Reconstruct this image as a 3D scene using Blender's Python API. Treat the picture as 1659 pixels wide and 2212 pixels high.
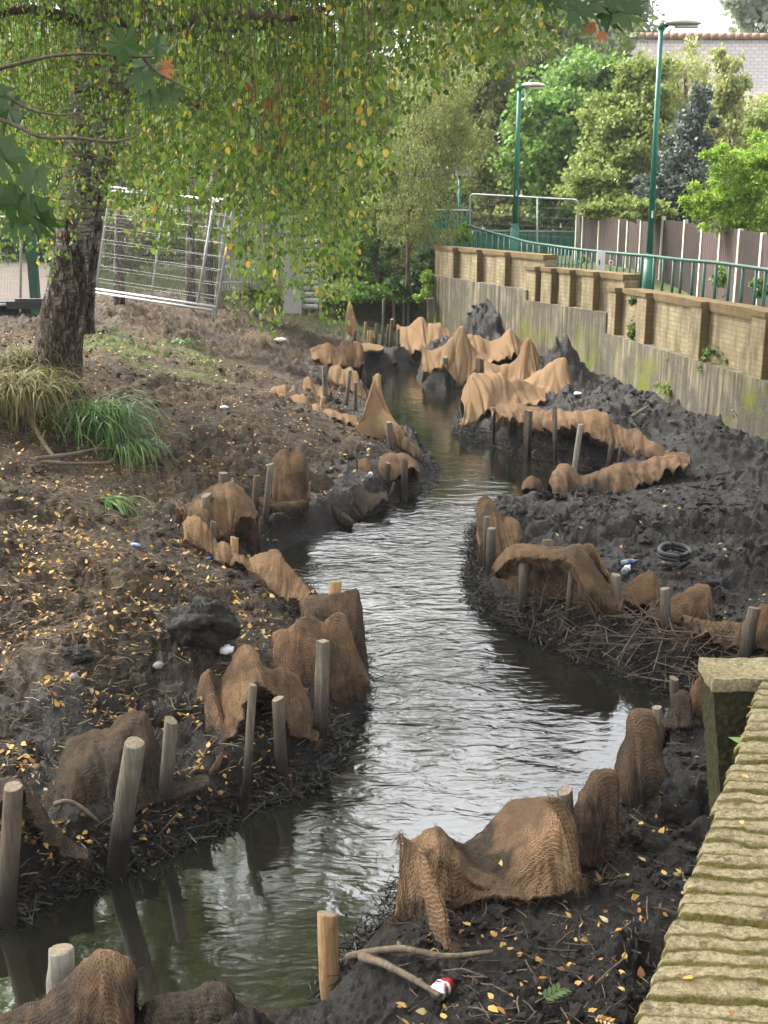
import bpy, math, random
import numpy as np
from mathutils import Vector
random.seed(7); RS = np.random.RandomState(11)
R = math.radians
SC = bpy.context.scene
for o in list(bpy.data.objects): bpy.data.objects.remove(o)
# ------------------------------------------------------------------ camera, world, sun
HC, FP, CX, CY = 3.4, 2500.0, 829.5, 1106.0     # eye height, focal length and centre in 1659x2212 units
PITCH = math.atan(686/2500)
cam = bpy.data.cameras.new('camera'); camo = bpy.data.objects.new('camera', cam); SC.collection.objects.link(camo)
camo.location = (0, 0, HC); camo.rotation_euler = (math.pi/2-PITCH, 0, 0)
cam.sensor_fit = 'VERTICAL'; cam.sensor_height = 36; cam.lens = 36*FP/2212; cam.clip_start = .05; cam.clip_end = 2000
cam.dof.use_dof = False
SC.camera = camo
SUN = Vector((-.62, .42, .80)).normalized()
sun_el = math.asin(SUN.z); sun_rot = math.atan2(SUN.x, SUN.y)
W = bpy.data.worlds.new("World"); SC.world = W; W.use_nodes = True
wn = W.node_tree; wn.nodes.clear()
sk = wn.nodes.new('ShaderNodeTexSky'); sk.sky_type = 'NISHITA'; sk.sun_disc = False
sk.sun_elevation = sun_el; sk.sun_rotation = sun_rot; sk.dust_density = 6; sk.air_density = 1.0; sk.ozone_density = 1
hs = wn.nodes.new('ShaderNodeHueSaturation'); hs.inputs['Saturation'].default_value = .12
bg = wn.nodes.new('ShaderNodeBackground'); bg.inputs[1].default_value = .15
wo = wn.nodes.new('ShaderNodeOutputWorld')
wn.links.new(sk.outputs[0], hs.inputs['Color']); wn.links.new(hs.outputs[0], bg.inputs[0]); wn.links.new(bg.outputs[0], wo.inputs[0])
sl = bpy.data.lights.new('sun', 'SUN'); sl.energy = .8; sl.angle = R(10); sl.color = (1, .93, .82)
so = bpy.data.objects.new('sun', sl); SC.collection.objects.link(so)
so.rotation_euler = (-SUN).to_track_quat('-Z', 'Y').to_euler()
SC.view_settings.view_transform = 'Standard'; SC.view_settings.look = 'None'
SC.view_settings.exposure = 2.35; SC.view_settings.gamma = 1
SC.cycles.max_bounces = 8; SC.cycles.transparent_max_bounces = 4; SC.cycles.use_denoising = True
# ------------------------------------------------------------------ geometry of the view
cp, sp = math.cos(PITCH), math.sin(PITCH)
def ray(px, py):
    a = (px-CX)/FP; b = -(py-CY)/FP
    return np.array([a, cp+b*sp, -sp+b*cp])
def Uz(px, py, z=0.):
    d = ray(px, py); t = (z-HC)/d[2]; return d*t+np.array([0, 0, HC])
def UY(px, py, Y):
    d = ray(px, py); t = Y/d[1]; return d*t+np.array([0, 0, HC])
def PXS(Y): return Y/FP          # metres per picture unit at distance Y
# ------------------------------------------------------------------ mesh helpers
def link(o): SC.collection.objects.link(o); return o
def tagp(o, label=None, cat=None, group=None, kind=None):
    if label: o['label'] = label
    if cat: o['category'] = cat
    if group: o['group'] = group
    if kind: o['kind'] = kind
    return o
def empty(name, loc, label=None, cat=None, group=None):
    o = bpy.data.objects.new(name, None); o.empty_display_size = .1; o.location = loc; link(o); tagp(o, label, cat, group)
    o['_l'] = 0; del o['_l']; return o
def mk(name, V, Fc, m, parent=None, smooth=True, uv=None, attrs=None, mats=None, midx=None):
    V = np.asarray(V, dtype=np.float64).reshape(-1, 3)
    me = bpy.data.meshes.new(name)
    if isinstance(Fc, np.ndarray):
        nf, k = Fc.shape; L = Fc.ravel().astype(np.int32)
        ls = np.arange(nf, dtype=np.int32)*k; lt = np.full(nf, k, dtype=np.int32)
    else:
        lens = np.array([len(f) for f in Fc], dtype=np.int32); nf = len(Fc)
        L = np.array([i for f in Fc for i in f], dtype=np.int32); ls = np.concatenate([[0], np.cumsum(lens)[:-1]]).astype(np.int32); lt = lens
    if parent is not None: org = np.array(parent_world(parent))
    else:
        mn, mx = V.min(0), V.max(0); org = np.array([(mn[0]+mx[0])/2, (mn[1]+mx[1])/2, mn[2]])
    me.vertices.add(len(V)); me.vertices.foreach_set('co', (V-org).astype(np.float32).ravel())
    me.loops.add(len(L)); me.loops.foreach_set('vertex_index', L)
    me.polygons.add(nf); me.polygons.foreach_set('loop_start', ls); me.polygons.foreach_set('loop_total', lt)
    me.polygons.foreach_set('use_smooth', np.full(nf, smooth, dtype=bool))
    if uv is not None:
        u = me.uv_layers.new(name='UVMap'); u.data.foreach_set('uv', np.asarray(uv, dtype=np.float32)[L].ravel())
    if attrs:
        for k_, a in attrs.items():
            at = me.attributes.new(k_, 'FLOAT', 'POINT'); at.data.foreach_set('value', np.asarray(a, dtype=np.float32).ravel())
    for mm in (mats or [m]): me.materials.append(mm)
    if midx is not None: me.polygons.foreach_set('material_index', np.asarray(midx, dtype=np.int32))
    me.update(calc_edges=True); me.validate()
    o = bpy.data.objects.new(name, me); link(o)
    if parent is not None: o.parent = parent
    else: o.location = org
    return o
def parent_world(p):
    l = Vector(p.location)
    while p.parent: p = p.parent; l = l+Vector(p.location)
    return l
class MB:
    def __init__(s): s.V = []; s.F = []; s.n = 0; s.M = []; s.UV = []
    def add(s, V, F, mi=0):
        V = np.asarray(V, dtype=float).reshape(-1, 3)
        s.V.append(V); s.F += [tuple(int(i)+s.n for i in f) for f in F]; s.M += [mi]*len(F); s.n += len(V)
    def box(s, c, sz, ax=None, mi=0):
        c = np.array(c, float); h = np.array(sz, float)/2; ax = np.eye(3) if ax is None else np.array(ax, float)
        V = [c+ax[0]*h[0]*i+ax[1]*h[1]*j+ax[2]*h[2]*k for k in (-1, 1) for j in (-1, 1) for i in (-1, 1)]
        s.add(V, [(0, 2, 3, 1), (4, 5, 7, 6), (0, 1, 5, 4), (2, 6, 7, 3), (0, 4, 6, 2), (1, 3, 7, 5)], mi)
    def tube(s, P, rad, n=8, cap=True, mi=0, wob=0.):
        P = [np.array(p, float) for p in P]; m = len(P)
        if not hasattr(rad, '__len__'): rad = [rad]*m
        T = [P[min(i+1, m-1)]-P[max(i-1, 0)] for i in range(m)]
        T = [t/(np.linalg.norm(t)+1e-9) for t in T]
        ref = np.array([1., 0, 0]) if abs(T[0][0]) < .8 else np.array([0, 0, 1.])
        V = []
        for i in range(m):
            u = np.cross(T[i], ref); u /= np.linalg.norm(u)+1e-9; v = np.cross(T[i], u)
            for k in range(n):
                a = 2*math.pi*k/n; r = rad[i]*(1+wob*math.sin(3*a+i*.7)+wob*.7*math.sin(5*a+i))
                V.append(P[i]+u*math.cos(a)*r+v*math.sin(a)*r)
        F = [(i*n+k, i*n+(k+1) % n, (i+1)*n+(k+1) % n, (i+1)*n+k) for i in range(m-1) for k in range(n)]
        s.add(V, F, mi)
        if cap:
            b = s.n-len(V)
            s.F += [tuple(b+k for k in range(n))[::-1], tuple(b+(m-1)*n+k for k in range(n))]; s.M += [mi, mi if cap is True else cap-1]
    def build(s, name, m, parent=None, smooth=False, mats=None):
        return mk(name, np.concatenate(s.V), s.F, m, parent, smooth, mats=mats, midx=s.M if mats else None)
def catmull(P, n):
    P = np.asarray(P, float); m = len(P)
    t = np.linspace(0, m-1-1e-6, n); i = t.astype(int); f = (t-i)[:, None]
    g = lambda k: P[np.clip(k, 0, m-1)]
    p0, p1, p2, p3 = g(i-1), g(i), g(i+1), g(i+2)
    return .5*((2*p1)+(-p0+p2)*f+(2*p0-5*p1+4*p2-p3)*f**2+(-p0+3*p1-3*p2+p3)*f**3)
# ------------------------------------------------------------------ noise (numpy)
def _h(ix, iy, s):
    h = (ix*374761393+iy*668265263+s*1442695041) & 0xffffffff
    h = ((h ^ (h >> 13))*1274126177) & 0xffffffff
    return (h ^ (h >> 16)) & 0xffffffff
def gn(x, y, s=0):
    ix = np.floor(x).astype(np.int64); iy = np.floor(y).astype(np.int64); fx = x-ix; fy = y-iy
    u = fx*fx*fx*(fx*(fx*6-15)+10); v = fy*fy*fy*(fy*(fy*6-15)+10)
    def g(a, b, dx, dy):
        an = _h(ix+a, iy+b, s)/4294967295*2*math.pi; return np.cos(an)*dx+np.sin(an)*dy
    n0 = g(0, 0, fx, fy)*(1-u)+g(1, 0, fx-1, fy)*u; n1 = g(0, 1, fx, fy-1)*(1-u)+g(1, 1, fx-1, fy-1)*u
    return (n0*(1-v)+n1*v)*1.4
def fbm(x, y, s=0, o=4, g=.5):
    r = 0; a = 1
    for i in range(o): r = r+a*gn(x*2**i, y*2**i, s+i); a *= g
    return r
def billow(x, y, s=0, o=3):
    r = 0; a = 1
    for i in range(o): r = r+a*(1-np.abs(gn(x*2.1**i, y*2.1**i, s+i))*2); a *= .5
    return r/1.75
# ------------------------------------------------------------------ materials
class H:
    def __init__(s, name):
        s.m = bpy.data.materials.new(name); s.m.use_nodes = True; s.t = s.m.node_tree; s.t.nodes.clear()
        s.out = s.n('ShaderNodeOutputMaterial')
    def n(s, ty, props=None, **inp):
        nd = s.t.nodes.new(ty)
        for k, v in (props or {}).items(): setattr(nd, k, v)
        for k, v in inp.items(): s.set(nd, k, v)
        return nd
    def set(s, nd, k, v):
        k = k.replace('_', ' ')
        if k[0] == 'i' and k[1:].isdigit(): sk_ = nd.inputs[int(k[1:])]
        else: sk_ = nd.inputs[k]
        if isinstance(v, bpy.types.NodeSocket): s.t.links.new(v, sk_)
        else:
            if isinstance(v, tuple) and len(v) == 3 and sk_.type == 'RGBA': v = v+(1,)
            sk_.default_value = v
    def pos(s): return s.n('ShaderNodeNewGeometry').outputs['Position']
    def obj(s): return s.n('ShaderNodeTexCoord').outputs['Object']
    def uv(s): return s.n('ShaderNodeTexCoord').outputs['UV']
    def island(s): return s.n('ShaderNodeNewGeometry').outputs['Random Per Island']
    def attr(s, a): return s.n('ShaderNodeAttribute', {'attribute_name': a}).outputs['Fac']
    def map(s, v, sc=(1, 1, 1), rot=(0, 0, 0)): return s.n('ShaderNodeMapping', None, Vector=v, Scale=sc, Rotation=rot).outputs[0]
    def noise(s, v, sc, d=4, r=.55, dist=0.): return s.n('ShaderNodeTexNoise', None, Vector=v, Scale=sc, Detail=d, Roughness=r, Distortion=dist).outputs['Fac']
    def vor(s, v, sc, f='F1', out='Distance'): return s.n('ShaderNodeTexVoronoi', {'feature': f}, Vector=v, Scale=sc).outputs[out]
    def ramp(s, f, st, interp='LINEAR'):
        nd = s.n('ShaderNodeValToRGB', None, Fac=f); e = nd.color_ramp.elements; nd.color_ramp.interpolation = interp
        while len(e) < len(st): e.new(.5)
        for el, (p_, c) in zip(e, st): el.position = p_; el.color = (c, c, c, 1) if not isinstance(c, tuple) else c+(1,)
        return nd.outputs[0]
    def mix(s, f, a, b, bt='MIX'):
        nd = s.n('ShaderNodeMix', {'data_type': 'RGBA', 'blend_type': bt}); 
        for i, v in ((0, f), (6, a), (7, b)):
            if isinstance(v, bpy.types.NodeSocket): s.t.links.new(v, nd.inputs[i])
            else: nd.inputs[i].default_value = v+(1,) if isinstance(v, tuple) and len(v) == 3 else v
        return nd.outputs[2]
    def ma(s, op, a, b=0., c=None):
        nd = s.n('ShaderNodeMath', {'operation': op}, i0=a, i1=b)
        if c is not None: s.set(nd, 'i2', c)
        return nd.outputs[0]
    def mr(s, v, a, b, c=0., d=1.): return s.n('ShaderNodeMapRange', {'clamp': True}, Value=v, From_Min=a, From_Max=b, To_Min=c, To_Max=d).outputs[0]
    def z(s): return s.n('ShaderNodeSeparateXYZ', None, Vector=s.pos()).outputs[2]
    def bump(s, h, st=.5, d=.02, nrm=None):
        kw = dict(Height=h, Strength=st, Distance=d)
        if nrm is not None: kw['Normal'] = nrm
        return s.n('ShaderNodeBump', None, **kw).outputs[0]
    def pb(s, col, rough=.8, nrm=None, spec=.3, metal=0.):
        kw = dict(Base_Color=col, Roughness=rough, Metallic=metal); kw['Specular_IOR_Level'] = spec
        nd = s.t.nodes.new('ShaderNodeBsdfPrincipled')
        s.set(nd, 'Base Color', col); s.set(nd, 'Roughness', rough); s.set(nd, 'Metallic', metal); s.set(nd, 'Specular IOR Level', spec)
        if nrm is not None: s.set(nd, 'Normal', nrm)
        s.t.links.new(nd.outputs[0], s.out.inputs[0]); return s.m
def leafmat(name, cols, trans=.45, rough=.5, gloss=.25):
    h = H(name); c = h.ramp(h.island(), cols)
    d = h.t.nodes.new('ShaderNodeBsdfPrincipled'); h.set(d, 'Base Color', c); h.set(d, 'Roughness', rough); h.set(d, 'Specular IOR Level', gloss)
    t = h.n('ShaderNodeBsdfTranslucent', None, Color=h.mix(.55, c, (.42, .5, .04), 'MIX'))
    mx = h.n('ShaderNodeMixShader', None, Fac=trans); h.t.links.new(d.outputs[0], mx.inputs[1]); h.t.links.new(t.outputs[0], mx.inputs[2])
    h.t.links.new(mx.outputs[0], h.out.inputs[0]); return h.m
def leafmat2(name, cols, trans=.4, rough=.5, gloss=.25):
    h = H(name); c = h.ramp(h.island(), cols)
    d = h.t.nodes.new('ShaderNodeBsdfPrincipled'); h.set(d, 'Base Color', c); h.set(d, 'Roughness', rough); h.set(d, 'Specular IOR Level', gloss)
    t = h.n('ShaderNodeBsdfTranslucent', None, Color=c)
    mx = h.n('ShaderNodeMixShader', None, Fac=trans); h.t.links.new(d.outputs[0], mx.inputs[1]); h.t.links.new(t.outputs[0], mx.inputs[2])
    h.t.links.new(mx.outputs[0], h.out.inputs[0]); return h.m
M = {}
# mud / soil
h = H('mud_soil'); p = h.pos(); wet = h.attr('wet'); gr = h.attr('grass')
n1 = h.noise(p, 3.2, 8, .62); n2 = h.noise(p, 26, 6, .7); n3 = h.noise(p, 110, 4, .7); n4 = h.noise(h.map(p, (1, 1, 2)), 1.1, 4, .6)
dry = h.ramp(n2, [(.3, (.021, .013, .007)), (.48, (.078, .051, .028)), (.7, (.21, .148, .085))])
dry = h.mix(h.mr(n4, .42, .6), dry, h.ramp(n2, [(.3, (.016, .0105, .006)), (.52, (.046, .031, .018)), (.75, (.12, .083, .048))]))
wc = h.ramp(n2, [(.3, (.0048, .0034, .0024)), (.52, (.0125, .0092, .0064)), (.75, (.054, .041, .028))])
col = h.mix(wet, dry, wc)
grc = h.ramp(n3, [(.3, (.05, .075, .012)), (.55, (.12, .17, .035)), (.75, (.2, .22, .07))])
col = h.mix(h.ma('MULTIPLY', gr, h.mr(n2, .38, .55)), col, grc)
rough = h.mix(wet, (.95,)*3, h.ramp(h.noise(p, 5, 4, .6), [(.35, .24), (.6, .75)]))
hb = h.ma('ADD', h.ma('MULTIPLY', n2, 1.), h.ma('MULTIPLY', n3, .45))
M['mud'] = h.pb(col, rough, h.bump(hb, .9, .05), .4)
h = H('clod_mud'); p = h.pos(); n2 = h.noise(p, 24, 7, .7)
M['soil'] = None
M['heap'] = h.pb(h.ramp(n2, [(.3, (.006, .0043, .003)), (.55, (.018, .0132, .009)), (.75, (.062, .047, .032))]), h.ramp(n2, [(.3, .4), (.7, .85)]), h.bump(n2, 1., .05), .4)
h = H('soil_clod'); p = h.pos(); n2 = h.noise(p, 24, 7, .7)
M['soil'] = h.pb(h.ramp(n2, [(.3, (.018, .013, .008)), (.55, (.055, .041, .027)), (.75, (.13, .10, .066))]), .95, h.bump(n2, 1., .03), .2)
# water
h = H('water'); p = h.pos(); fl = h.attr('flow')
wv = h.noise(h.map(p, (1.7, 3.6, 1), (0, 0, R(14))), 2.0, 2, .5, .9)
wv2 = h.noise(h.map(p, (5, 9, 1), (0, 0, R(-8))), 2.2, 4, .6, .9)
wv3 = h.noise(h.map(p, (.9, 1.4, 1)), 1.3, 2, .5)
hh = h.ma('MULTIPLY', h.ma('ADD', h.ma('MULTIPLY', wv, 1.1), h.ma('MULTIPLY', wv2, .22)), h.ma('MULTIPLY', fl, h.mr(wv3, .25, .7, .5, 1.15)))
colw = h.ramp(h.noise(p, .9, 3), [(.35, (.007, .0072, .005)), (.65, (.015, .0145, .009))])
M['water'] = h.pb(colw, h.ma('ADD', .03, h.ma('MULTIPLY', fl, .14)), h.bump(hh, 1., .046), .5)
M['water'].node_tree.nodes['Principled BSDF'].inputs['IOR'].default_value = 2.35
# jute netting
def jute(name, c0, c1, mud, z0=.1, z1=.75, sc=1.):
    h = H(name); p = h.pos(); u = h.uv()
    sx = h.n('ShaderNodeSeparateXYZ', None, Vector=u)
    wob = h.ma('MULTIPLY', h.noise(h.map(u, (1, 1, 1)), 9, 3), .05)
    w1 = h.ma('ABSOLUTE', h.ma('SINE', h.ma('MULTIPLY', h.ma('ADD', sx.outputs[0], wob), math.pi/.012)))
    w2 = h.ma('ABSOLUTE', h.ma('SINE', h.ma('MULTIPLY', h.ma('ADD', sx.outputs[1], wob), math.pi/.021)))
    wv = h.ma('MAXIMUM', h.ma('POWER', w1, 2.), h.ma('POWER', w2, 3.))
    fine = h.noise(h.map(u, (30, 150, 1)), 1.3, 5, .75); big = h.noise(p, 3.4, 5, .6)
    base = h.mix(h.mr(fine, .3, .7), c0, c1)
    base = h.mix(h.ma('MULTIPLY', h.ma('SUBTRACT', 1., wv), .62), base, (c0[0]*.35, c0[1]*.3, c0[2]*.28))
    z_ = h.z(); m1 = h.ma('SUBTRACT', h.mr(z_, z0, z1, 1., 0.), h.mr(big, .35, .7, -.25, .35))
    ms = h.ma('MAXIMUM', h.mr(m1, .15, .6), h.ma('MULTIPLY', h.mr(big, .44, .60), mud))
    mc = h.ramp(h.noise(p, 30, 5, .7), [(.3, (.016, .013, .011)), (.7, (.085, .068, .052))])
    colr = h.mix(h.ma('MULTIPLY', ms, .92), base, mc)
    return h.pb(colr, .95, h.bump(h.ma('ADD', h.ma('MULTIPLY', wv, .8), h.ma('MULTIPLY', fine, 1.)), 1., .012), .12)
M['jute_clean'] = jute('jute_clean', (.29, .175, .088), (.46, .315, .185), .0, -.3, .22)
M['jute_tan'] = jute('jute_tan', (.27, .155, .08), (.47, .31, .18), .6, .02, .58)
M['jute_mid'] = jute('jute_mid', (.20, .115, .062), (.40, .255, .145), .75, -.05, .50)
M['jute_muddy'] = jute('jute_muddy', (.14, .086, .052), (.28, .185, .115), .9, .0, .85)
# wood
def wood(name, a, b, zw=(.10, .36), wetc=(.022, .019, .015)):
    h = H(name); p = h.obj(); g = h.noise(h.map(p, (26, 26, 2.2)), 2.2, 5, .65); k = h.noise(p, 14, 4)
    c = h.mix(h.mr(g, .3, .7), a, b); c = h.mix(h.mr(k, .5, .75, 0, .5), c, (a[0]*.4, a[1]*.45, a[2]*.4))
    zz = h.ma('ADD', h.z(), h.ma('MULTIPLY', h.noise(h.pos(), 12, 3), .12))
    c = h.mix(h.mr(zz, zw[0]+.06, zw[1]+.06, 1, 0), c, wetc)
    return h.pb(c, .85, h.bump(g, .8, .012), .25)
M['stake'] = wood('stake_wood', (.08, .067, .048), (.20, .168, .125), (.2, .6), (.012, .010, .008))
M['stake_grey'] = wood('stake_grey_wood', (.17, .155, .125), (.30, .28, .235), (-.1, .05))
M['stake_dark'] = wood('stake_dark_wood', (.075, .055, .04), (.15, .115, .08), (.15, .5))
M['stake_new'] = wood('stake_new_wood', (.24, .14, .06), (.42, .27, .13), (-.3, .1))
M['endgrain'] = wood('endgrain', (.15, .12, .085), (.30, .24, .17), (-9, -8))
M['twig'] = wood('twig', (.09, .065, .045), (.20, .155, .11), (-9, -8))
M['brush'] = leafmat2('brush_twig', [(0, (.006, .005, .004)), (.7, (.026, .021, .017)), (.93, (.06, .05, .04)), (1, (.12, .10, .07))], .05, .5, .4)
# bark
h = H('birch_bark'); p = h.pos(); z_ = h.z()
n = h.noise(h.map(p, (5, 5, 1.4)), 2.2, 6, .65, .4); n2 = h.noise(h.map(p, (3, 3, 16)), 2.2, 4, .6); vv = h.ma('MULTIPLY', h.ma('ABSOLUTE', h.ma('SUBTRACT', h.noise(h.map(p, (9, 9, 2.6)), 2.6, 5, .6, .5), .5)), 5.5)
white = h.mix(h.mr(n2, .46, .60), (.36, .325, .27), (.07, .058, .045))
ms = h.mr(h.ma('ADD', h.ma('MULTIPLY', h.ma('MINIMUM', z_, 4.2), .17), h.ma('MULTIPLY', n, 1.5)), 1.18, 1.29)
plate = h.ramp(h.ma('ADD', h.ma('MULTIPLY', vv, .55), h.ma('MULTIPLY', n, .5)), [(.22, (.012, .009, .007)), (.38, (.065, .049, .036)), (.58, (.17, .13, .095))])
M['birch'] = h.pb(h.mix(ms, plate, white), .9, h.bump(h.ma('ADD', h.ma('MULTIPLY', vv, .9), h.ma('MULTIPLY', n, .5)), .9, .035), .15)
h = H('bark'); p = h.pos(); n = h.noise(h.map(p, (6, 6, 1.2)), 2.5, 6, .65)
M['bark'] = h.pb(h.ramp(n, [(.3, (.03, .022, .015)), (.7, (.15, .115, .08))]), .9, h.bump(n, .8, .03), .15)
# leaves
M['leaf_birch'] = leafmat2('birch_leaves', [(0, (.055, .11, .018)), (.3, (.12, .21, .03)), (.7, (.23, .35, .05)), (.945, (.30, .38, .06)), (.96, (.70, .52, .07)), (1, (.72, .46, .07))], .5, .36, .5)
M['leaf_litter'] = leafmat2('fallen_leaf', [(0, (.50, .26, .07)), (.3, (.62, .40, .13)), (.6, (.55, .30, .06)), (.72, (.36, .14, .04)), (.82, (.16, .085, .035)), (.93, (.60, .48, .24)), (1, (.20, .20, .04))], .15, .55, .3)
M['leaf_maple'] = leafmat2('maple_leaf', [(0, (.03, .07, .02)), (.6, (.05, .10, .025)), (1, (.075, .13, .03))], .35, .4, .4)
M['leaf_orange'] = leafmat2('withered_leaf', [(0, (.50, .24, .09)), (1, (.42, .14, .05))], .4)
M['leaf_deep'] = leafmat2('leaf_deep', [(0, (0.061, 0.101, 0.022)), (.6, (0.115, 0.162, 0.038)), (1, (0.176, 0.216, 0.054))], .4)
M['leaf_willow'] = leafmat2('leaf_olive', [(0, (0.131, 0.174, 0.051)), (.6, (0.225, 0.261, 0.080)), (.95, (0.319, 0.334, 0.116)), (1, (0.652, 0.522, 0.102))], .45)
M['leaf_bright'] = leafmat2('leaf_bright', [(0, (.075, .16, .03)), (.5, (.14, .26, .05)), (1, (.25, .37, .085))], .45, .4, .4)
M['leaf_gold'] = leafmat2('leaf_goldgreen', [(0, (.14, .19, .045)), (.6, (.235, .30, .075)), (1, (.38, .40, .13))], .45)
M['leaf_lime'] = leafmat2('leaf_lime', [(0, (.14, .25, .03)), (.6, (.25, .39, .05)), (1, (.38, .50, .10))], .5)
M['leaf_haze_tint'] = leafmat2('leaf_haze_tint', [(0, (0.221, 0.260, 0.169)), (1, (0.364, 0.403, 0.247))], .4)  # distance haze put into the leaf colour, paler than the foliage itself
M['leaf_conifer'] = leafmat2('leaf_conifer', [(0, (.07, .095, .075)), (1, (.16, .19, .155))], .2)
M['leaf_pale'] = leafmat2('leaf_pale', [(0, (.24, .28, .10)), (.7, (.36, .40, .15)), (1, (.50, .40, .16))], .5)
M['leaf_ivy'] = leafmat2('leaf_ivy', [(0, (.035, .08, .018)), (1, (.10, .17, .04))], .3, .4, .4)
M['blade_green'] = leafmat2('blade_green', [(0, (.045, .12, .03)), (.6, (.10, .21, .05)), (1, (.26, .35, .12))], .35, .35, .45)
M['blade_dry'] = leafmat2('blade_dry', [(0, (.11, .085, .04)), (.5, (.23, .18, .085)), (.85, (.20, .20, .06)), (1, (.12, .17, .035))], .3, .6, .2)
M['grass_dry'] = leafmat2('grass_dry', [(0, (.16, .12, .07)), (1, (.36, .29, .18))], .2, .8, .1)
# masonry
def brick(name, a, b, mortar, stain):
    h = H(name); u = h.uv(); p = h.pos()
    bt = h.n('ShaderNodeTexBrick', None, Vector=u, Color1=a, Color2=b, Mortar=mortar, Scale=1., Mortar_Size=.006, Mortar_Smooth=.2, Bias=0., Brick_Width=.225, Row_Height=.068)
    n = h.noise(h.map(p, (3, 3, .8)), 2., 6, .6); nf = h.noise(p, 45, 4, .7)
    c = h.mix(h.mr(n, .42, .62, 0, .85), bt.outputs['Color'], stain); c = h.mix(h.ma('MULTIPLY', nf, .35), c, (.16, .12, .06))
    return h.pb(c, .92, h.bump(h.ma('SUBTRACT', nf, h.ma('MULTIPLY', bt.outputs['Fac'], 1.2)), .6, .008), .15)
M['brick'] = brick('yellow_brick', (.36, .295, .185), (.29, .23, .14), (.21, .17, .11), (.13, .105, .065))
M['brick_dark'] = brick('brown_brick', (.20, .14, .065), (.16, .11, .05), (.13, .095, .05), (.10, .075, .04))
h = H('stained_concrete'); p = h.pos(); z_ = h.z()
st = h.noise(h.map(p, (5, 5, .35)), 2.4, 6, .65); bl = h.noise(p, 1.6, 5, .6); nf = h.noise(p, 30, 5, .7)
c = h.ramp(st, [(.34, (.06, .052, .038)), (.5, (.155, .132, .09)), (.66, (.30, .26, .18))])
c = h.mix(h.mr(bl, .42, .6, 0, .85), c, h.ramp(nf, [(.3, (.045, .040, .034)), (.7, (.13, .115, .09))]))
mo = h.ma('MULTIPLY', h.mr(h.ma('ADD', z_, h.ma('MULTIPLY', h.noise(p, 2.2, 5, .6), 1.6)), 1.5, 2.05, 1, 0), h.mr(h.noise(p, 1.3, 4), .50, .64))
c = h.mix(mo, c, h.mix(nf, (.075, .085, .012), (.21, .225, .045)))
M['concrete'] = h.pb(c, .92, h.bump(nf, .6, .012), .15)
h = H('brick_coping_top'); p = h.pos(); j = h.attr('joint'); nf = h.noise(p, 55, 5, .7); nb = h.noise(p, 6, 5, .6)
ng = h.noise(p, 150, 3, .8); nd = h.noise(h.map(p, (.8, 1, 1)), 17, 6, .7)
c = h.ramp(h.ma('ADD', h.ma('MULTIPLY', nf, .6), h.ma('MULTIPLY', ng, .4)), [(.33, (.115, .088, .046)), (.45, (.28, .228, .125)), (.55, (.42, .355, .215)), (.68, (.57, .50, .345))])
c = h.mix(h.mr(nb, .52, .68, 0, .5), c, (.22, .17, .09)); c = h.mix(h.mr(nd, .55, .66, 0, .8), c, (.085, .07, .038))
mo = h.mr(h.ma('ADD', h.ma('MULTIPLY', j, .62), h.ma('MULTIPLY', h.noise(h.map(p, (.45, 1.2, 1)), 9, 6, .75), 1.7)), 1.08, 1.34)
c = h.mix(h.ma('MULTIPLY', h.ma('POWER', j, 1.6), .8), c, (.07, .055, .028))
c = h.mix(mo, c, h.mix(h.mr(h.noise(p, 70, 4, .8), .3, .7), (.05, .045, .010), (.20, .17, .045)))
M['coping'] = h.pb(c, .95, h.bump(h.ma('ADD', nf, h.ma('ADD', h.ma('MULTIPLY', ng, .5), h.ma('MULTIPLY', nd, .6))), 1., .02), .15)
h = H('mossy_brick'); p = h.pos(); nf = h.noise(p, 40, 5, .7); nb = h.noise(p, 7, 5, .65)
c = h.ramp(nf, [(.28, (.018, .017, .008)), (.5, (.045, .042, .018)), (.72, (.13, .10, .06))]); c = h.mix(h.mr(nb, .45, .65, 0, .8), c, (.04, .05, .014))
M['mossy'] = h.pb(c, .95, h.bump(h.ma('ADD', nf, nb), 1., .02), .15)
h = H('pavement'); p = h.pos(); M['pave'] = h.pb(h.ramp(h.noise(p, 3, 6), [(.3, (.05, .038, .029)), (.7, (.10, .078, .062))]), .9)
# paint and metal
def flat(name, c, rough=.5, metal=0., var=.15):
    h = H(name); n = h.noise(h.obj(), 7, 5, .6); return h.pb(h.mix(h.mr(n, .35, .7), c, tuple(x*(1-var) for x in c)), rough, None, .4, metal)
M['green'] = flat('green_paint', (.018, .145, .095), .4, 0, .3); M['green_rail'] = flat('green_rail_paint', (.018, .085, .055), .4, 0, .35)
M['galv'] = flat('galvanised', (.42, .42, .42), .5, .2, .25); M['galv_dull'] = flat('galvanised_dull', (.36, .36, .34), .55, .4)
M['steel_dark'] = flat('steel_dark', (.17, .17, .16), .6)
M['lamp'] = flat('lamp_grey', (.50, .48, .42), .5); M['lampglass'] = flat('lamp_glass', (.72, .70, .62), .25)
M['white'] = flat('white_paint', (.78, .76, .76), .5); M['dark'] = flat('dark_rubber', (.02, .02, .021), .45)
M['sheet'] = flat('green_sheet', (.02, .13, .095), .5, 0, .3); M['red'] = flat('red_print', (.38, .025, .03), .35)
M['tin'] = flat('tin', (.62, .62, .62), .25, .9); M['blue'] = flat('blue_print', (.05, .10, .40), .4); M['stone'] = flat('pale_stone', (.22, .215, .195), .85, 0, .5)
h = H('clear_plastic'); M['plastic'] = h.pb((.22, .25, .26), .15, None, .6)
h = H('fence_board'); p = h.uv(); g = h.noise(h.map(p, (14, 1.1, 1)), 2.5, 5, .6); bt = h.n('ShaderNodeTexWave', {'bands_direction': 'X'}, Vector=p, Scale=2.2, Distortion=.3).outputs['Fac']
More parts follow.
